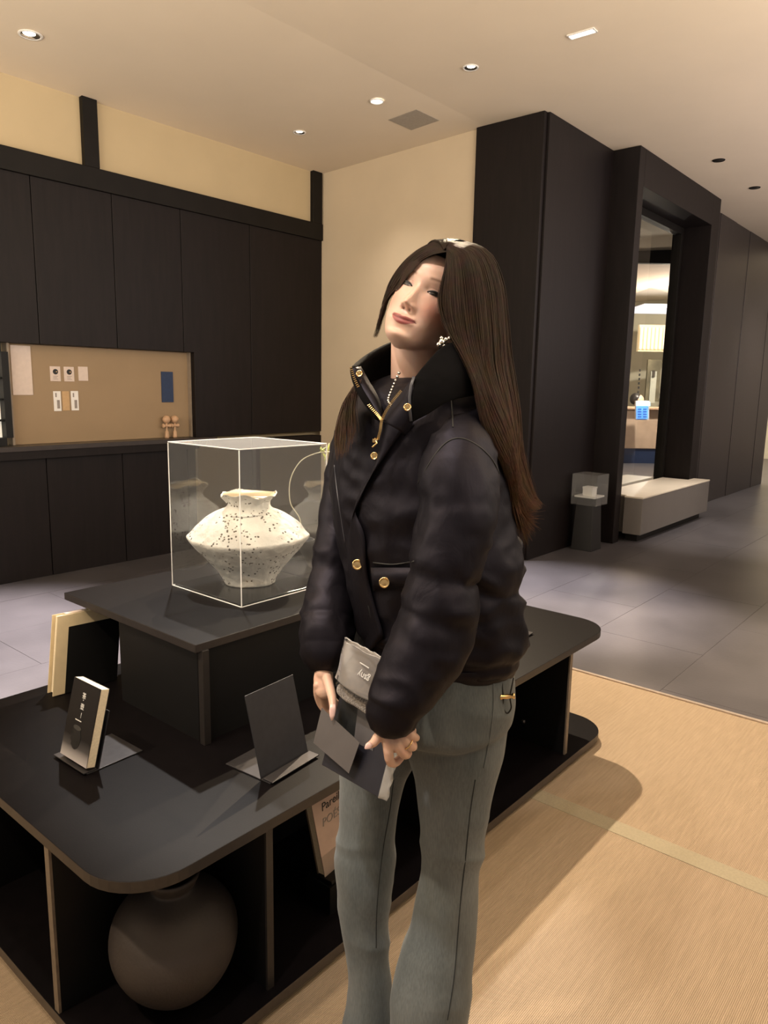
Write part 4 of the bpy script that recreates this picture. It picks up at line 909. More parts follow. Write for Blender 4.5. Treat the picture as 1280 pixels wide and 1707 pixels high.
def jfn(co, no):
    w_ = co+np.array(origin(wo)); rel = w_-np.array(CAM); u = rel @ np.array(HR)/(rel @ np.array(HF))
    d = puff(.007, (9, 9, 13), 3)(co, no)
    back = 1/(1+np.exp(-(u-.125)/.012)); low = sst(-w_[:, 2], -1.2, -1.05)
    fold = np.sqrt(.012+(nz(np.stack([co @ np.array(HR)*8, co @ np.array(HF)*8, co[:, 2]*30+co @ np.array(HR)*14], 1), (1, 1, 1), 9))**2)
    d = d+back*low*(.013*(1-2.0*fold))
    z = w_[:, 2]; d = d-.010*np.exp(-((z-.925-.02*0)/.010)**2)*1.0
    hem = .90; return d*sst(z, .86, .93)*.9+d*.1
displace(jk, jfn); q_ = jk.modifiers.new('smooth', 'SMOOTH'); q_.iterations = 4; q_.factor = .5
# sleeves
def sleeve(P, name, seed, folds):
    q, r = pathpts(P, 90); mb = MB(); rs = []
    rr = []
    for i, v in enumerate(r):
        t = i/89; k = v
        for f0, w_, a in folds: k *= 1-a*math.exp(-((t-f0)/w_)**2)
        rr.append(k)
    mb.capsule(q, rr, 72); o = mb.build(name, NY, jk, smooth=True); displace(o, puff(.0065, (11, 11, 16), seed, .001)); return o
sleeve([(764, 722, 1.185, 46), (764, 752, 1.155, 60), (762, 800, 1.13, 67), (762, 860, 1.115, 67), (752, 915, 1.105, 65), (737, 965, 1.095, 62), (733, 1020, 1.09, 68), (715, 1075, 1.08, 68), (690, 1120, 1.065, 62), (668, 1160, 1.05, 55), (656, 1186, 1.042, 46)],
       'sleeve', 21, ((.50, .020, .10), (.62, .03, .05), (.27, .03, .03)))
sleeve([(602, 712, 1.385, 34), (586, 745, 1.39, 36), (578, 800, 1.385, 36), (566, 850, 1.37, 36), (560, 900, 1.35, 37), (556, 940, 1.33, 38), (550, 985, 1.31, 40), (546, 1025, 1.285, 46), (544, 1060, 1.262, 49), (543, 1080, 1.25, 46)],
       'sleeve', 33, ((.58, .025, .10), (.40, .02, .05), (.8, .02, .05)))
def cuff(P, name='cuff'):
    q, r = pathpts(P, 12); mb = MB(); T = 48; rs = []
    mb.tube(q, [v*(1+.02*math.sin(i*2)) for i, v in enumerate(r)], T); return mb.build(name, NY, jk, smooth=True)
cuff([(658, 1180, 1.042, 42), (656, 1200, 1.040, 38), (655, 1212, 1.040, 34)])
cuff([(543, 1080, 1.25, 38), (542, 1095, 1.242, 34), (542, 1106, 1.235, 31)])
# hem band
hr_ = []
mb = MB(); rowloft([(1093, 597, 855, 1.28), (1102, 597, 855, 1.28), (1112, 601, 851, 1.28), (1118, 606, 845, 1.28)], 10, 120, 1.1, .88, .5, mb)
o = mb.build('hem_band', NY, jk, smooth=True); displace(o, puff(.003, (18, 18, 30), 5, .001))
# yoke / seams / placket as raised cords lying on the jacket (ray cast onto it)
from mathutils.bvhtree import BVHTree
def bvh_of(objs):
    V, Fc = [], []
    for o in objs:
        og = origin(o); b = len(V); V += [v.co+og for v in o.data.vertices]; Fc += [tuple(i+b for i in p.vertices) for p in o.data.polygons]
    return BVHTree.FromPolygons(V, Fc)
BV = bvh_of([jk]+[c for c in jk.children if c.name.startswith('sleeve')])
BVT = bvh_of([jk])
def hit(px, py, bv=None, off=.001, default=1.15):
    q = (at(px, py, 1.0)-CAM).normalized(); h = (bv or BV).ray_cast(CAM, q)
    return (h[0]-q*off) if h[0] else at(px, py, default)
def hits(P, n, bv=None, off=.001):
    q = catmull(P, n); return [hit(float(a[0]), float(a[1]), bv, off) for a in q]
def smooth_pts(p, it=3):
    for _ in range(it): p = [p[0]]+[(p[i-1]+p[i]*2+p[i+1])/4 for i in range(1, len(p)-1)]+[p[-1]]
    return p
SEAM = mat('seam_black', (.004, .004, .004), .6, noise_s=100, noise_amt=.1); PIP = mat('piping_grey', (.05, .05, .06), .35, noise_s=100, noise_amt=.1)
for P in ([(752, 652), (754, 690), (755, 712)], [(697, 806), (722, 762), (745, 736), (770, 730), (800, 745), (822, 768), (832, 790)], [(622, 938), (655, 941), (690, 936)], 
          [(600, 965), (612, 1000), (622, 1050)]):
    MB().tube(smooth_pts(hits(P, 30, BV, .0006)), .0013, 8).build('seam', SEAM, jk, smooth=True)
MB().tube(smooth_pts(hits([(557, 775), (562, 820), (568, 860), (575, 905)], 30, BV, .0006)), .0009, 8).build('piping', PIP, jk, smooth=True)
# wind flap: raised strip between zip line and flap edge
A_ = hits([(640, 700), (634, 740), (618, 790), (598, 840), (580, 890), (582, 960), (600, 1040), (612, 1090)], 50, BVT, .003); B_ = hits([(684, 702), (655, 740), (632, 775), (606, 810), (590, 850), (608, 890), (612, 960), (640, 1060)], 50, BVT, .004)
mb = MB(); rs = []
for a, b in zip(smooth_pts(A_, 6), smooth_pts(B_, 6)):
    m1 = a.lerp(b, .5)+TOW*.008; rs.append([a, a.lerp(m1, .5)+TOW*.003, m1, m1.lerp(b, .6)+TOW*.003, b+TOW*.004, b-TOW*.008, m1-TOW*.012, a-TOW*.006])
mb.rings(rs).build('wind_flap', NY, jk, smooth=True)
# pocket flap
mb = MB(); rs = []
for i in range(14):
    t = i/13; a = hit(618+76*t, 946, BVT, .003); b = hit(622+72*t, 985-4*math.sin(PI*t), BVT, .003)
    rs.append([a, a+TOW*.006, a.lerp(b, .5)+TOW*.011, b+TOW*.007, b-TOW*.001, a.lerp(b, .5)-TOW*.004])
mb.rings(rs).build('pocket_flap', NY, jk, smooth=True)
BVF = bvh_of([jk]+list(jk.children))
def button(px, py, r=.0088, d=None):
    c = hit(px, py, BVF, .0045) if d is None else at(px, py, d); nrm = (TOW+Fb*.25).normalized(); x = nrm.cross(ZZ).normalized(); y = x.cross(nrm); rs = []
    for rr, zz in ((.001, 0), (1, 0), (1.05, .18), (.98, .34), (.80, .36), (.75, .28), (.45, .34), (.001, .42)): rs.append([c+x*(r*rr*math.cos(2*PI*k/20))+y*(r*rr*math.sin(2*PI*k/20))+nrm*(zz*r) for k in range(20)])
    MB().rings(rs).build('snap_button', GOLD, jk, smooth=True)
button(596, 941); button(641, 971); button(624, 760, .0060); button(669, 706, .0058)
# collar (black velvet) as an open band around the neck
VEL = mat('black_velvet', (.0025, .0022, .0025), .95, noise_s=80, noise_amt=.3, spec=.08)
top = [(586, 611, 1.19), (602, 600, 1.235), (632, 582, 1.31), (658, 570, 1.37), (700, 560, 1.40), (745, 560, 1.385), (785, 572, 1.34), (798, 590, 1.26), (785, 582, 1.20), (757, 572, 1.165), (735, 580, 1.15), (712, 604, 1.13), (690, 632, 1.115)]
bot = [(634, 702, 1.135), (612, 672, 1.20), (602, 655, 1.28), (620, 645, 1.36), (680, 650, 1.40), (740, 650, 1.40), (800, 650, 1.36), (822, 650, 1.28), (808, 655, 1.20), (775, 662, 1.15), (745, 670, 1.125), (712, 690, 1.115), (682, 705, 1.112)]
tp = [at(*q) for q in top]; bt = [at(*q) for q in bot]; NT = 90
tp = [Vector(v) for v in catmull(tp, NT)]; bt = [Vector(v) for v in catmull(bt, NT)]
ctr = at(695, 640, 1.27); rows = []
for j in range(13):
    t = j/12; row = []
    for a, b in zip(bt, tp):
        p = b.lerp(a, 1-t); o_ = (p-ctr); o_.z = 0; row.append(p+o_.normalized()*.012*math.sin(PI*t))
    rows.append(row)
def sheet(rows, th, m, name, parent, c=None):
    n = len(rows[0]); mb = MB(); v = [p for r in rows for p in r]; f = [(i*n+j, i*n+j+1, (i+1)*n+j+1, (i+1)*n+j) for i in range(len(rows)-1) for j in range(n-1)]
    mb.add(v, f); o = mb.build(name, m, parent, smooth=True); s_ = o.modifiers.new('solid', 'SOLIDIFY'); s_.thickness = th; s_.offset = 0; return o
col_ = sheet(rows, .011, VEL, 'collar', jk)
o = col_.modifiers.new('sub', 'SUBSURF'); o.levels = 1; o.render_levels = 1
# placket corner with piping on the near side and zip tapes
MB().tube(smooth_pts([at(x, y, d) for x, y, d in ((690, 628, 1.105), (684, 640, 1.102), (682, 660, 1.100), (683, 685, 1.100), (685, 702, 1.102))], 1), .0022, 8).build('piping', PIP, jk, smooth=True)
near = [[at(690, 632, 1.112), at(678, 645, 1.112), at(664, 664, 1.115), at(648, 684, 1.118), at(638, 702, 1.12)], [at(689, 640, 1.104), at(684, 662, 1.104), at(682, 684, 1.106), at(676, 700, 1.108), at(664, 716, 1.112)], [at(690, 652, 1.108), at(690, 672, 1.106), at(690, 692, 1.108), at(686, 708, 1.112), at(674, 726, 1.118)]]
sheet([[Vector(v) for v in catmull(r, 20)] for r in near], .005, NY, 'placket', jk)
far = [[at(588, 614, 1.178), at(600, 642, 1.168), at(616, 668, 1.15), at(634, 696, 1.13)], [at(600, 612, 1.20), at(614, 636, 1.19), at(630, 664, 1.165), at(640, 700, 1.135)]]
sheet([[Vector(v) for v in catmull(r, 20)] for r in far], .004, NY, 'placket', jk)
button(599, 623, .0050, 1.172); button(679, 679, .0056, 1.094)
def zipper(P, n):
    q = [Vector(v) for v in catmull([at(*p) for p in P], n)]; mb = MB()
    for i in range(n):
        t = (q[min(i+1, n-1)]-q[max(i-1, 0)]).normalized(); s_ = t.cross(TOW).normalized(); mb.obox(q[i], s_*.0021, t*.0007, TOW*.0009)
    o = mb.build('zip_teeth', GOLD, jk); o['kind'] = 'stuff'
zipper([(585, 613, 1.168), (592, 634, 1.164), (602, 654, 1.158), (614, 674, 1.145), (628, 690, 1.128), (636, 700, 1.118)], 34)
zipper([(668, 652, 1.104), (655, 668, 1.108), (643, 686, 1.112), (636, 702, 1.115), (634, 716, 1.116), (630, 732, 1.118)], 42)
pz = at(625, 735, 1.114)
MB().obox(pz, HR*.004, ZZ*.003, TOW*.003).build('zip_slider', GOLD, jk, bevel=.001)
MB().tube([pz+Vector((0, 0, .004)), pz+HR*.003-ZZ*.004+TOW*.004, pz-HR*.004-ZZ*.010+TOW*.004], .0013, 8).build('zip_pull', GOLD, jk, smooth=True)
# necklace and earring
q = [Vector(v) for v in catmull([at(*p) for p in ((665, 622, 1.20), (657, 640, 1.185), (651, 655, 1.172), (647, 668, 1.165), (652, 676, 1.16))], 13)]
for p in q: MB().ball(p, .0026, 10, 6).build('necklace_bead', SILVER, wo, smooth=True)
ep = at(737, 570, 1.155)
for k, (dx, dz, r) in enumerate(((0, 0, .0055), (.006, .004, .0035), (-.005, -.004, .004), (.003, -.006, .003), (.011, .006, .003), (-.001, .006, .003))):
    MB().ball(ep+HR*dx+ZZ*dz, r, 12, 8).build('earring_stone', SILVER, wo, smooth=True)
# drawcord and toggle at the back hem
cp = at(845, 1161, 1.17)
MB().tube([Vector(v) for v in catmull([at(*p) for p in ((838, 1128, 1.18), (837, 1145, 1.172), (839, 1162, 1.17), (838, 1178, 1.17), (845, 1189, 1.17), (852, 1180, 1.17), (850, 1162, 1.17), (853, 1145, 1.175), (856, 1130, 1.185))], 50)], .0014, 8).build('drawcord', SEAM, jk, smooth=True)
a, b = at(832, 1162, 1.168), at(858, 1160, 1.168)
MB().tube([a.lerp(b, t) for t in (0, .06, .14, .2, .5, .8, .86, .94, 1)], [.0042, .0052, .0050, .0036, .0044, .0036, .0050, .0052, .0042], 16).build('cord_toggle', GOLD, jk, smooth=True)

# ---- jeans
def denim():
    m = bpy.data.materials.new('grey_blue_denim'); m.use_nodes = True; nt = m.node_tree; N = nt.nodes; L = nt.links; b = N['Principled BSDF']
    tc = N.new('ShaderNodeTexCoord'); mp = N.new('ShaderNodeMapping'); mp.inputs['Scale'].default_value = (5, 5, 1.4); L.new(tc.outputs['Object'], mp.inputs[0])
    n = N.new('ShaderNodeTexNoise'); n.inputs['Scale'].default_value = 2.2; n.inputs['Detail'].default_value = 7; L.new(mp.outputs[0], n.inputs['Vector'])
    r = N.new('ShaderNodeValToRGB'); r.color_ramp.elements[0].position = .3; r.color_ramp.elements[1].position = .72
    r.color_ramp.elements[0].color = (.080, .096, .106, 1); r.color_ramp.elements[1].color = (.150, .168, .178, 1); L.new(n.outputs['Fac'], r.inputs[0])
    mp2 = N.new('ShaderNodeMapping'); mp2.inputs['Scale'].default_value = (420, 420, 60); L.new(tc.outputs['Object'], mp2.inputs[0])
    n2 = N.new('ShaderNodeTexNoise'); n2.inputs['Scale'].default_value = 1; n2.inputs['Detail'].default_value = 3; L.new(mp2.outputs[0], n2.inputs['Vector'])
    mx = N.new('ShaderNodeMix'); mx.data_type = 'RGBA'; mx.blend_type = 'OVERLAY'; mx.inputs[0].default_value = .35; L.new(r.outputs[0], mx.inputs[6]); L.new(n2.outputs['Fac'], mx.inputs[7]); L.new(mx.outputs[2], b.inputs['Base Color'])
    bp = N.new('ShaderNodeBump'); bp.inputs['Strength'].default_value = .3; bp.inputs['Distance'].default_value = .001; L.new(n2.outputs['Fac'], bp.inputs['Height']); L.new(bp.outputs[0], b.inputs['Normal'])
    b.inputs['Roughness'].default_value = .85; b.inputs['Specular IOR Level'].default_value = .2; b.inputs['Sheen Weight'].default_value = .1; return m
DEN = denim()
jm = MB()
rowloft([(1040, 620, 840, 1.28), (1090, 602, 848, 1.28), (1130, 592, 852, 1.28), (1165, 584, 850, 1.28), (1190, 582, 844, 1.28), (1206, 600, 820, 1.28), (1212, 640, 780, 1.28)], 40, 90, 1.05, .9, .15, jm)
rowloft([(1130, 720, 840, 1.26), (1160, 690, 850, 1.255), (1200, 672, 846, 1.25), (1235, 674, 840, 1.245), (1266, 683, 833, 1.24), (1300, 693, 824, 1.235), (1350, 698, 814, 1.23), (1400, 702, 807, 1.23), (1450, 702, 801, 1.23), (1478, 698, 800, 1.23), (1520, 690, 798, 1.23), (1560, 681, 795, 1.23), (1610, 665, 789, 1.23), (1660, 652, 784, 1.23), (1707, 651, 778, 1.23), (1790, 646, 772, 1.23), (1818, 646, 772, 1.23)], 110, 80, 1, 1, .1, jm)
rowloft([(1130, 600, 720, 1.31), (1160, 586, 725, 1.32), (1200, 574, 722, 1.33), (1235, 569, 708, 1.335), (1266, 566, 694, 1.335), (1300, 566, 677, 1.335), (1350, 565, 665, 1.335), (1400, 564, 658, 1.335), (1425, 559, 658, 1.335), (1460, 559, 652, 1.335), (1500, 565, 648, 1.335), (1560, 573, 648, 1.335), (1610, 580, 649, 1.335), (1660, 580, 655, 1.335), (1707, 572, 657, 1.335), (1750, 568, 657, 1.335)], 100, 80, 1, 1, .1, jm)
for v in jm.v:
    if v.z < .022: v.z = .022
jn = remesh(jm, 'jeans', .0045, DEN, wo, 6, .6)
def dfn(co, no):
    w_ = co+np.array(origin(wo)); z = w_[:, 2]
    a = np.abs(nz(np.stack([co[:, 0]*7, co[:, 1]*7, co[:, 2]*14+co[:, 0]*5], 1), (1, 1, 1), 4)); b = nz(co, (30, 30, 12), 8)
    kn = np.exp(-((z-.42)/.14)**2)+np.exp(-((z-.80)/.07)**2)*.7+.35
    return (.0045*(1-2.2*a)*kn+.0012*b)*sst(z, .02, .06)
displace(jn, dfn)
BJ = bvh_of([jn])
SE = mat('denim_seam_dark', (.02, .025, .03), .9, noise_s=200, noise_amt=.2)
for P in ([(792, 1300), (783, 1360), (776, 1430), (768, 1500), (763, 1560), (757, 1630), (746, 1700)], [(656, 1300), (650, 1350), (641, 1400), (633, 1460), (628, 1520), (627, 1580)]):
    MB().tube(smooth_pts(hits(P, 60, BJ, .0003), 2), .0011, 8).build('side_seam', SE, jn, smooth=True)
for P in ([(822, 1138), (822, 1180), (816, 1230), (806, 1280)],):
    MB().tube(smooth_pts(hits(P, 30, BJ, .0003), 2), .0016, 8).build('side_seam', DEN, jn, smooth=True)
# boots, below the frame
for (x, d) in ((711, 1.23), (613, 1.335)):
    p = at(x, 1760, d); p.z = .03
    MB().capsule([p-Fb*.03+ZZ*.01, p+Fb*.05+ZZ*.004, p+Fb*.13-ZZ*.002], [.036, .036, .028], 16, (ZZ, .9)).build('shoe', BLACKIN, wo, smooth=True)

# ---- hair
def hair_mat():
    m = bpy.data.materials.new('brown_hair'); m.use_nodes = True; nt = m.node_tree; N = nt.nodes; L = nt.links; b = N['Principled BSDF']
    tc = N.new('ShaderNodeTexCoord'); sp = N.new('ShaderNodeSeparateXYZ'); L.new(tc.outputs['Object'], sp.inputs[0])
    mr = N.new('ShaderNodeMapRange'); mr.inputs['From Min'].default_value = 1.10; mr.inputs['From Max'].default_value = 1.62; L.new(sp.outputs['Z'], mr.inputs['Value'])
    r = N.new('ShaderNodeValToRGB'); e = r.color_ramp.elements; e[0].color = (.15, .078, .044, 1); e[1].color = (.024, .016, .0118, 1); x = e.new(.5); x.color = (.066, .042, .029, 1)
    L.new(mr.outputs[0], r.inputs[0])
    n = N.new('ShaderNodeTexNoise'); n.inputs['Scale'].default_value = 60; L.new(tc.outputs['Object'], n.inputs['Vector'])
    mx = N.new('ShaderNodeMix'); mx.data_type = 'RGBA'; mx.blend_type = 'MULTIPLY'; mx.inputs[0].default_value = .5; L.new(r.outputs[0], mx.inputs[6]); L.new(n.outputs['Color'], mx.inputs[7]); L.new(mx.outputs[2], b.inputs['Base Color'])
    b.inputs['Roughness'].default_value = .60; b.inputs['Specular IOR Level'].default_value = .06; return m
HM = hair_mat(); hair = MB()
BVB = bvh_of([body])
def clampd(px, py, d, off):
    q = at(px, py, 1.0)-CAM; h = BVB.ray_cast(CAM, q.normalized())
    if h[0] is not None:
        dh = (h[0]-CAM).dot(HF)
        if d > dh-off: return dh-off
    return d
def strands(G, n, w0=.0008, dj=.010, pj=2.2, N_=26, end=(.82, 1.0), seed=1, under=True, ulen=.93, wave=0):
    rg = random.Random(seed); GG = [np.array(catmull(g, N_)) for g in G]; m = len(GG)-1
    if under:
        rows = []
        for i in range(m*6+1):
            u = min(i/6, m-1e-6); k = int(u); f = u-k; q = GG[k]*(1-f)+GG[k+1]*f; rows.append([at(float(p[0]), float(p[1]), clampd(float(p[0]), float(p[1]), float(p[2])+dj*.9, .004)) for p in q[:int(N_*ulen)]])
        n_ = len(rows[0]); back = [[p+FW*.004 for p in r] for r in rows]
        for rws, fl in ((rows, 0), (back, 1)):
            v = [p for r in rws for p in r]; f_ = [(i*n_+j, i*n_+j+1, (i+1)*n_+j+1, (i+1)*n_+j) for i in range(len(rws)-1) for j in range(n_-1)]; hair.add(v, f_)
    for s_ in range(n):
        u = rg.uniform(0, m-1e-6); k = int(u); f = u-k; q = GG[k]*(1-f)+GG[k+1]*f; L_ = int(N_*rg.uniform(*end)); jx, jy, jd = rg.gauss(0, pj), rg.gauss(0, pj*.5), rg.uniform(-dj*.3, dj)
        ph, fr, am = rg.uniform(0, 6), rg.uniform(.15, .35), rg.uniform(.3, 1.4); pts = []
        for i in range(L_):
            t = i/(N_-1); g = min(1, t*5); tail = max(0, t-.6)*2.2
            wvy = wave*max(0, (i/(N_-1)-.35))**1.0*math.sin(float(q[i][1])/30+u*1.3); X_ = float(q[i][0])+wvy+jx*g*(1+tail)+am*math.sin(ph+fr*i)*g*(1+tail*2); Y_ = float(q[i][1])+jy*g
            pts.append(at(X_, Y_, clampd(X_, Y_, float(q[i][2])+jd*g, .0055+.2*abs(jd))))
        w = w0*rg.uniform(.6, 1.3); rad = [w*(1 if i < L_*.6 else max(.15, 1-(i-L_*.6)/(L_*.4)*.85)) for i in range(L_)]
        hair.tube(pts, rad, 3, cap=False)
GL = [[(745, 420, 1.198), (742, 452, 1.180), (736, 480, 1.172), (734, 507, 1.168), (743, 540, 1.162), (764, 578, 1.145), (788, 630, 1.130), (800, 670, 1.130), (820, 730, 1.14), (842, 790, 1.16), (858, 850, 1.19), (868, 895, 1.22)],
      [(744, 412, 1.20), (758, 430, 1.160), (762, 480, 1.142), (766, 530, 1.138), (776, 580, 1.138), (798, 635, 1.130), (816, 680, 1.135), (836, 740, 1.15), (854, 800, 1.17), (868, 855, 1.20), (880, 900, 1.23)],
      [(748, 407, 1.205), (782, 424, 1.158), (796, 480, 1.145), (802, 540, 1.146), (808, 600, 1.150), (824, 655, 1.155), (838, 700, 1.16), (852, 760, 1.17), (866, 820, 1.19), (884, 870, 1.22)],
      [(750, 403, 1.215), (800, 418, 1.185), (822, 470, 1.18), (830, 540, 1.18), (835, 600, 1.185), (844, 660, 1.19), (856, 730, 1.20), (868, 790, 1.21), (880, 838, 1.23), (900, 852, 1.25)],
      [(752, 401, 1.25), (810, 417, 1.245), (834, 465, 1.24), (843, 530, 1.24), (848, 590, 1.24), (855, 650, 1.24), (865, 710, 1.24), (872, 770, 1.24), (880, 822, 1.25), (896, 846, 1.27)],
      [(748, 401, 1.30), (796, 410, 1.33), (828, 460, 1.34), (839, 530, 1.35), (842, 600, 1.34), (848, 660, 1.32), (858, 720, 1.29), (866, 780, 1.28), (872, 825, 1.28), (882, 870, 1.28)]]
strands(GL, 2600, .00052, .010, 2.0, 30, (.80, 1.0), 1, wave=11)
GR = [[(744, 420, 1.198), (723, 424, 1.20), (706, 432, 1.21), (693, 444, 1.22), (683, 455, 1.23), (675, 465, 1.245), (664, 480, 1.265), (654, 490, 1.29), (645, 503, 1.31), (640, 520, 1.32), (634, 540, 1.33), (627, 566, 1.335)],
      [(744, 415, 1.205), (722, 416, 1.21), (702, 425, 1.22), (687, 438, 1.235), (675, 452, 1.25), (666, 465, 1.265), (657, 480, 1.285), (649, 493, 1.30), (643, 507, 1.315), (638, 523, 1.32), (632, 543, 1.33), (624, 572, 1.335)],
      [(745, 409, 1.215), (722, 409, 1.23), (699, 419, 1.25), (681, 434, 1.265), (669, 449, 1.28), (660, 463, 1.29), (652, 479, 1.30), (645, 494, 1.31), (640, 510, 1.32), (636, 525, 1.325), (630, 545, 1.33), (622, 575, 1.335)],
      [(747, 402, 1.24), (727, 402, 1.265), (702, 414, 1.28), (682, 429, 1.295), (667, 445, 1.305), (656, 460, 1.31), (648, 477, 1.315), (643, 494, 1.32), (638, 512, 1.325), (634, 528, 1.33), (629, 546, 1.335), (623, 570, 1.34)]]
strands(GR, 800, .0005, .004, .6, 30, (.55, 1.0), 2, ulen=.62)
# crown between the two sheets
GC = [[(741, 417, 1.20), (746, 409, 1.21), (752, 403, 1.23), (760, 400, 1.27), (775, 404, 1.32), (800, 430, 1.36)], [(742, 414, 1.20), (744, 406, 1.215), (745, 401, 1.24), (744, 399, 1.28), (742, 402, 1.33), (745, 430, 1.37)], [(740, 416, 1.20), (735, 407, 1.22), (728, 402, 1.25), (720, 402, 1.29), (712, 412, 1.33), (705, 440, 1.35)]]
strands(GC, 700, .0005, .004, 1.2, 16, (.9, 1), 3, under=False)
# lock falling in front of her right shoulder
GF = [[(603, 632, 1.17), (596, 650, 1.165), (592, 680, 1.158), (594, 715, 1.150), (590, 750, 1.145)], [(592, 640, 1.18), (582, 665, 1.175), (576, 700, 1.165), (575, 735, 1.155), (572, 768, 1.15)], [(586, 648, 1.20), (572, 680, 1.195), (562, 715, 1.185), (560, 745, 1.175), (562, 775, 1.17)]]
strands(GF, 320, .0005, .012, 1.6, 20, (.6, 1), 4, under=False)
# flyaways and flared ends
GE = [[(846, 790, 1.17), (858, 825, 1.19), (872, 852, 1.2), (905, 848, 1.2)], [(852, 800, 1.18), (862, 840, 1.19), (880, 870, 1.2), (898, 885, 1.2)], [(850, 800, 1.19), (860, 850, 1.19), (868, 890, 1.2), (874, 922, 1.2)]]
strands(GE, 260, .00042, .02, 3.0, 18, (.7, 1), 5, under=False)
ho = hair.build('hair', HM, wo, smooth=True)

# ---- held things
bxh = empty('wrapped_box', at(600, 1245, 1.12), 'flat dark box in clear wrap held at its lower corner by her left hand', 'box')
TL, TR_, BL = at(566, 1160, 1.195), at(660, 1215, 1.095), at(536, 1275, 1.172); BR = at(630, 1330, 1.072)
nB = (TR_-TL).cross(BL-TL).normalized(); BR = BR-nB*(BR-TL).dot(nB)
nB = (TR_-TL).cross(BL-TL).normalized(); nB = nB if nB.dot(TOW) > 0 else -nB
def onb(u, v, o=0.0): return TL.lerp(TR_, u).lerp(BL.lerp(BR, u), v)+nB*o
NAVY = mat('box_navy', (.017, .017, .024), .35, noise_s=40, noise_amt=.1); GREYB = mat('box_grey', (.075, .07, .075), .35, noise_s=40, noise_amt=.08)
MB().slab([onb(0, 0), onb(1, 0), onb(1, 1), onb(0, 1)], -nB, .018).build('carton', NAVY, bxh, bevel=.001)
def ib(px, py, o):
    q = (at(px, py, 1)-CAM); t = (TL+nB*o-CAM).dot(nB)/q.dot(nB); return CAM+q*t
MB().slab([ib(597, 1180, .0004), ib(627, 1200, .0004), ib(622, 1252, .0004), ib(590, 1236, .0004)], nB, .0006).build('printed_band', GREYB, bxh)
MB().slab([ib(571, 1166, .0004), ib(597, 1180, .0004), ib(590, 1236, .0004), ib(558, 1216, .0004)], nB, .0005).build('printed_field', mat('box_black', (.010, .011, .012), .3, noise_s=40, noise_amt=.1), bxh)
FR = [onb(1.0, .02, .002), onb(1.10, .05, -.004), onb(1.10, 1.0, -.006), onb(1.0, 1.0, .002)]
rws = []
for i in range(16):
    t = i/15; a = FR[0].lerp(FR[3], t); b = FR[1].lerp(FR[2], t); rws.append([a.lerp(b, u)+nB*(.0025*math.sin(9*t*PI+u*4)*u) for u in (0, .25, .5, .75, 1)])
WRAP = mirror_mix('crinkled_wrap', 1.6, (.80, .78, .75), rough=.15, haze=.22)
sheet(rws, .0008, WRAP, 'clear_wrap', bxh)
cd = empty('grey_card', at(560, 1235, 1.14), 'plain dark grey card held in her right hand under the thumb', 'card')
c1, c2, c4 = at(537, 1180, 1.180), at(600, 1238, 1.112), at(523, 1238, 1.172); c3 = at(578, 1290, 1.105); nC = (c2-c1).cross(c4-c1).normalized(); c3 = c3-nC*(c3-c1).dot(nC)
MB().slab([c1, c2, c3, c4], nC if nC.dot(TOW) > 0 else -nC, .0012).build('sheet', mat('card_grey', (.085, .078, .08), .45, noise_s=30, noise_amt=.06), cd)
po = empty('cloth_pouch', at(600, 1120, 1.14), 'grey satin cloth folded in a clear film pouch, tucked behind her left sleeve', 'pouch')
SAT = mat('grey_satin', (.19, .175, .17), .30, noise_s=14, noise_amt=.12, bump=.15, bump_s=30, sheen=.3, spec=.6)
cA, cB = at(611, 1086, 1.15), at(594, 1150, 1.135); wv = (at(645, 1112, 1.10)-at(578, 1072, 1.17))*.52; tv = wv.cross(cB-cA).normalized()
tv = tv if tv.dot(TOW) > 0 else -tv
rs = []
for i in range(24):
    t = i/23; c = cA.lerp(cB, t); rs.append([c+wv*math.cos(2*PI*k/48)*(1+.02*math.sin(t*7))+tv*.019*math.sin(2*PI*k/48)*(1+.12*math.sin(t*5+k*.3)) for k in range(48)])
ri = [[c_+(rs[i].__getitem__(k)-c_)*.88 for k in range(48)] for i, c_ in [(j, cA.lerp(cB, j/23)) for j in range(23, 12, -1)]]
MB().rings(rs+ri, cap=False).build('folded_cloth', SAT, po, smooth=True)
q = [at(572, 1150, 1.155), at(583, 1160, 1.145), at(598, 1168, 1.13), at(616, 1180, 1.115)]
MB().capsule([Vector(v) for v in catmull(q, 16)], .0115, 20, (TOW, .6)).build('cloth_edge', mat('grey_pile', (.16, .14, .13), .8, noise_s=200, noise_amt=.5, bump=.6, bump_s=400, sheen=.5), po, smooth=True)
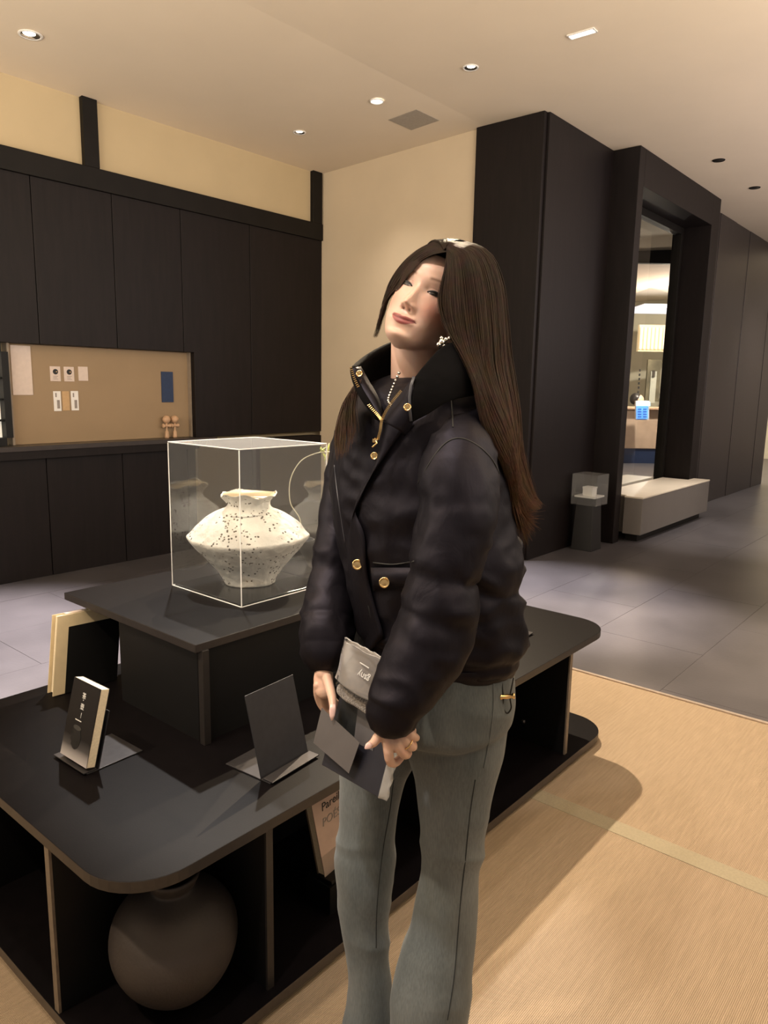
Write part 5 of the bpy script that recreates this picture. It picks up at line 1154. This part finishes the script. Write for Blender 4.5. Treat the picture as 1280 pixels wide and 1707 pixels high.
xg, yg = (at(650, 1142, 1.09)-at(590, 1105, 1.155)).normalized(), (cA-cB).normalized()
xt = -xg; yt = -yg
p0 = cA.lerp(cB, .62)+wv*.72+tv*.0165
text_mesh('gsny', .016, frame_m(cA.lerp(cB, .42)+wv*.80+tv*.0215, xt, yt), 'woven_text', WHITEINK, po, .0006)
a = cA.lerp(cB, .24)+wv*.16+tv*.0215; MB().obox(a+wv*.28, wv.normalized()*.011, yg*.0007, tv*.0006).build('woven_line', WHITEINK, po)
rws = []
for i in range(10):
    t = i/9; a = at(575-17*t, 1063+80*t, 1.150-.01*t); b = at(645-12*t, 1100+70*t, 1.07); rws.append([a.lerp(b, u)+nB*(.0016*math.sin(11*u+6*t)) for u in [k/11 for k in range(12)]])
sheet(rws, .0005, FILM, 'clear_film', po)
mb = MB(); rs = []
for i in range(30):
    u = i/29; c = at(575+70*u, 1063+37*u, 1.148-.078*u); rs.append(c+UP*(.0008*math.sin(9*u*PI)))
mb.tube(rs, [.0009+.0007*abs(math.sin(i*1.3)) for i in range(30)], 6).build('crimped_edge', WRAP, po, smooth=True)

# small figure at the reception
pp_ = empty('person', at(1058, 740, 13.9), 'small distant person in dark clothes seated behind the reception screen', 'person')
D_ = 14.6
MB().capsule([at(1052, 760, D_), at(1051, 715, D_), at(1052, 690, D_)], [.20, .22, .14], 20, (HF, .6)).build('body', mat('far_jacket', (.012, .014, .03), .7, noise_s=6, noise_amt=.1), pp_, smooth=True)
MB().capsule([at(1050, 684, 14.5), at(1055, 688, 14.4), at(1060, 690, 14.35)], [.08, .07, .05], 14).build('sleeve', MATS['far_jacket'], pp_, smooth=True)
MB().ball(at(1064, 668, 14.4), .105, 20, 14, (1, 1, 1.15)).build('head', mat('far_skin', (.62, .40, .30), .5, noise_s=6, noise_amt=.05), pp_, smooth=True)
MB().ball(at(1059.5, 665, 14.42), .115, 20, 14, (1, 1, 1.0)).build('hair', mat('far_hair', (.012, .01, .01), .4, noise_s=30, noise_amt=.2), pp_, smooth=True)
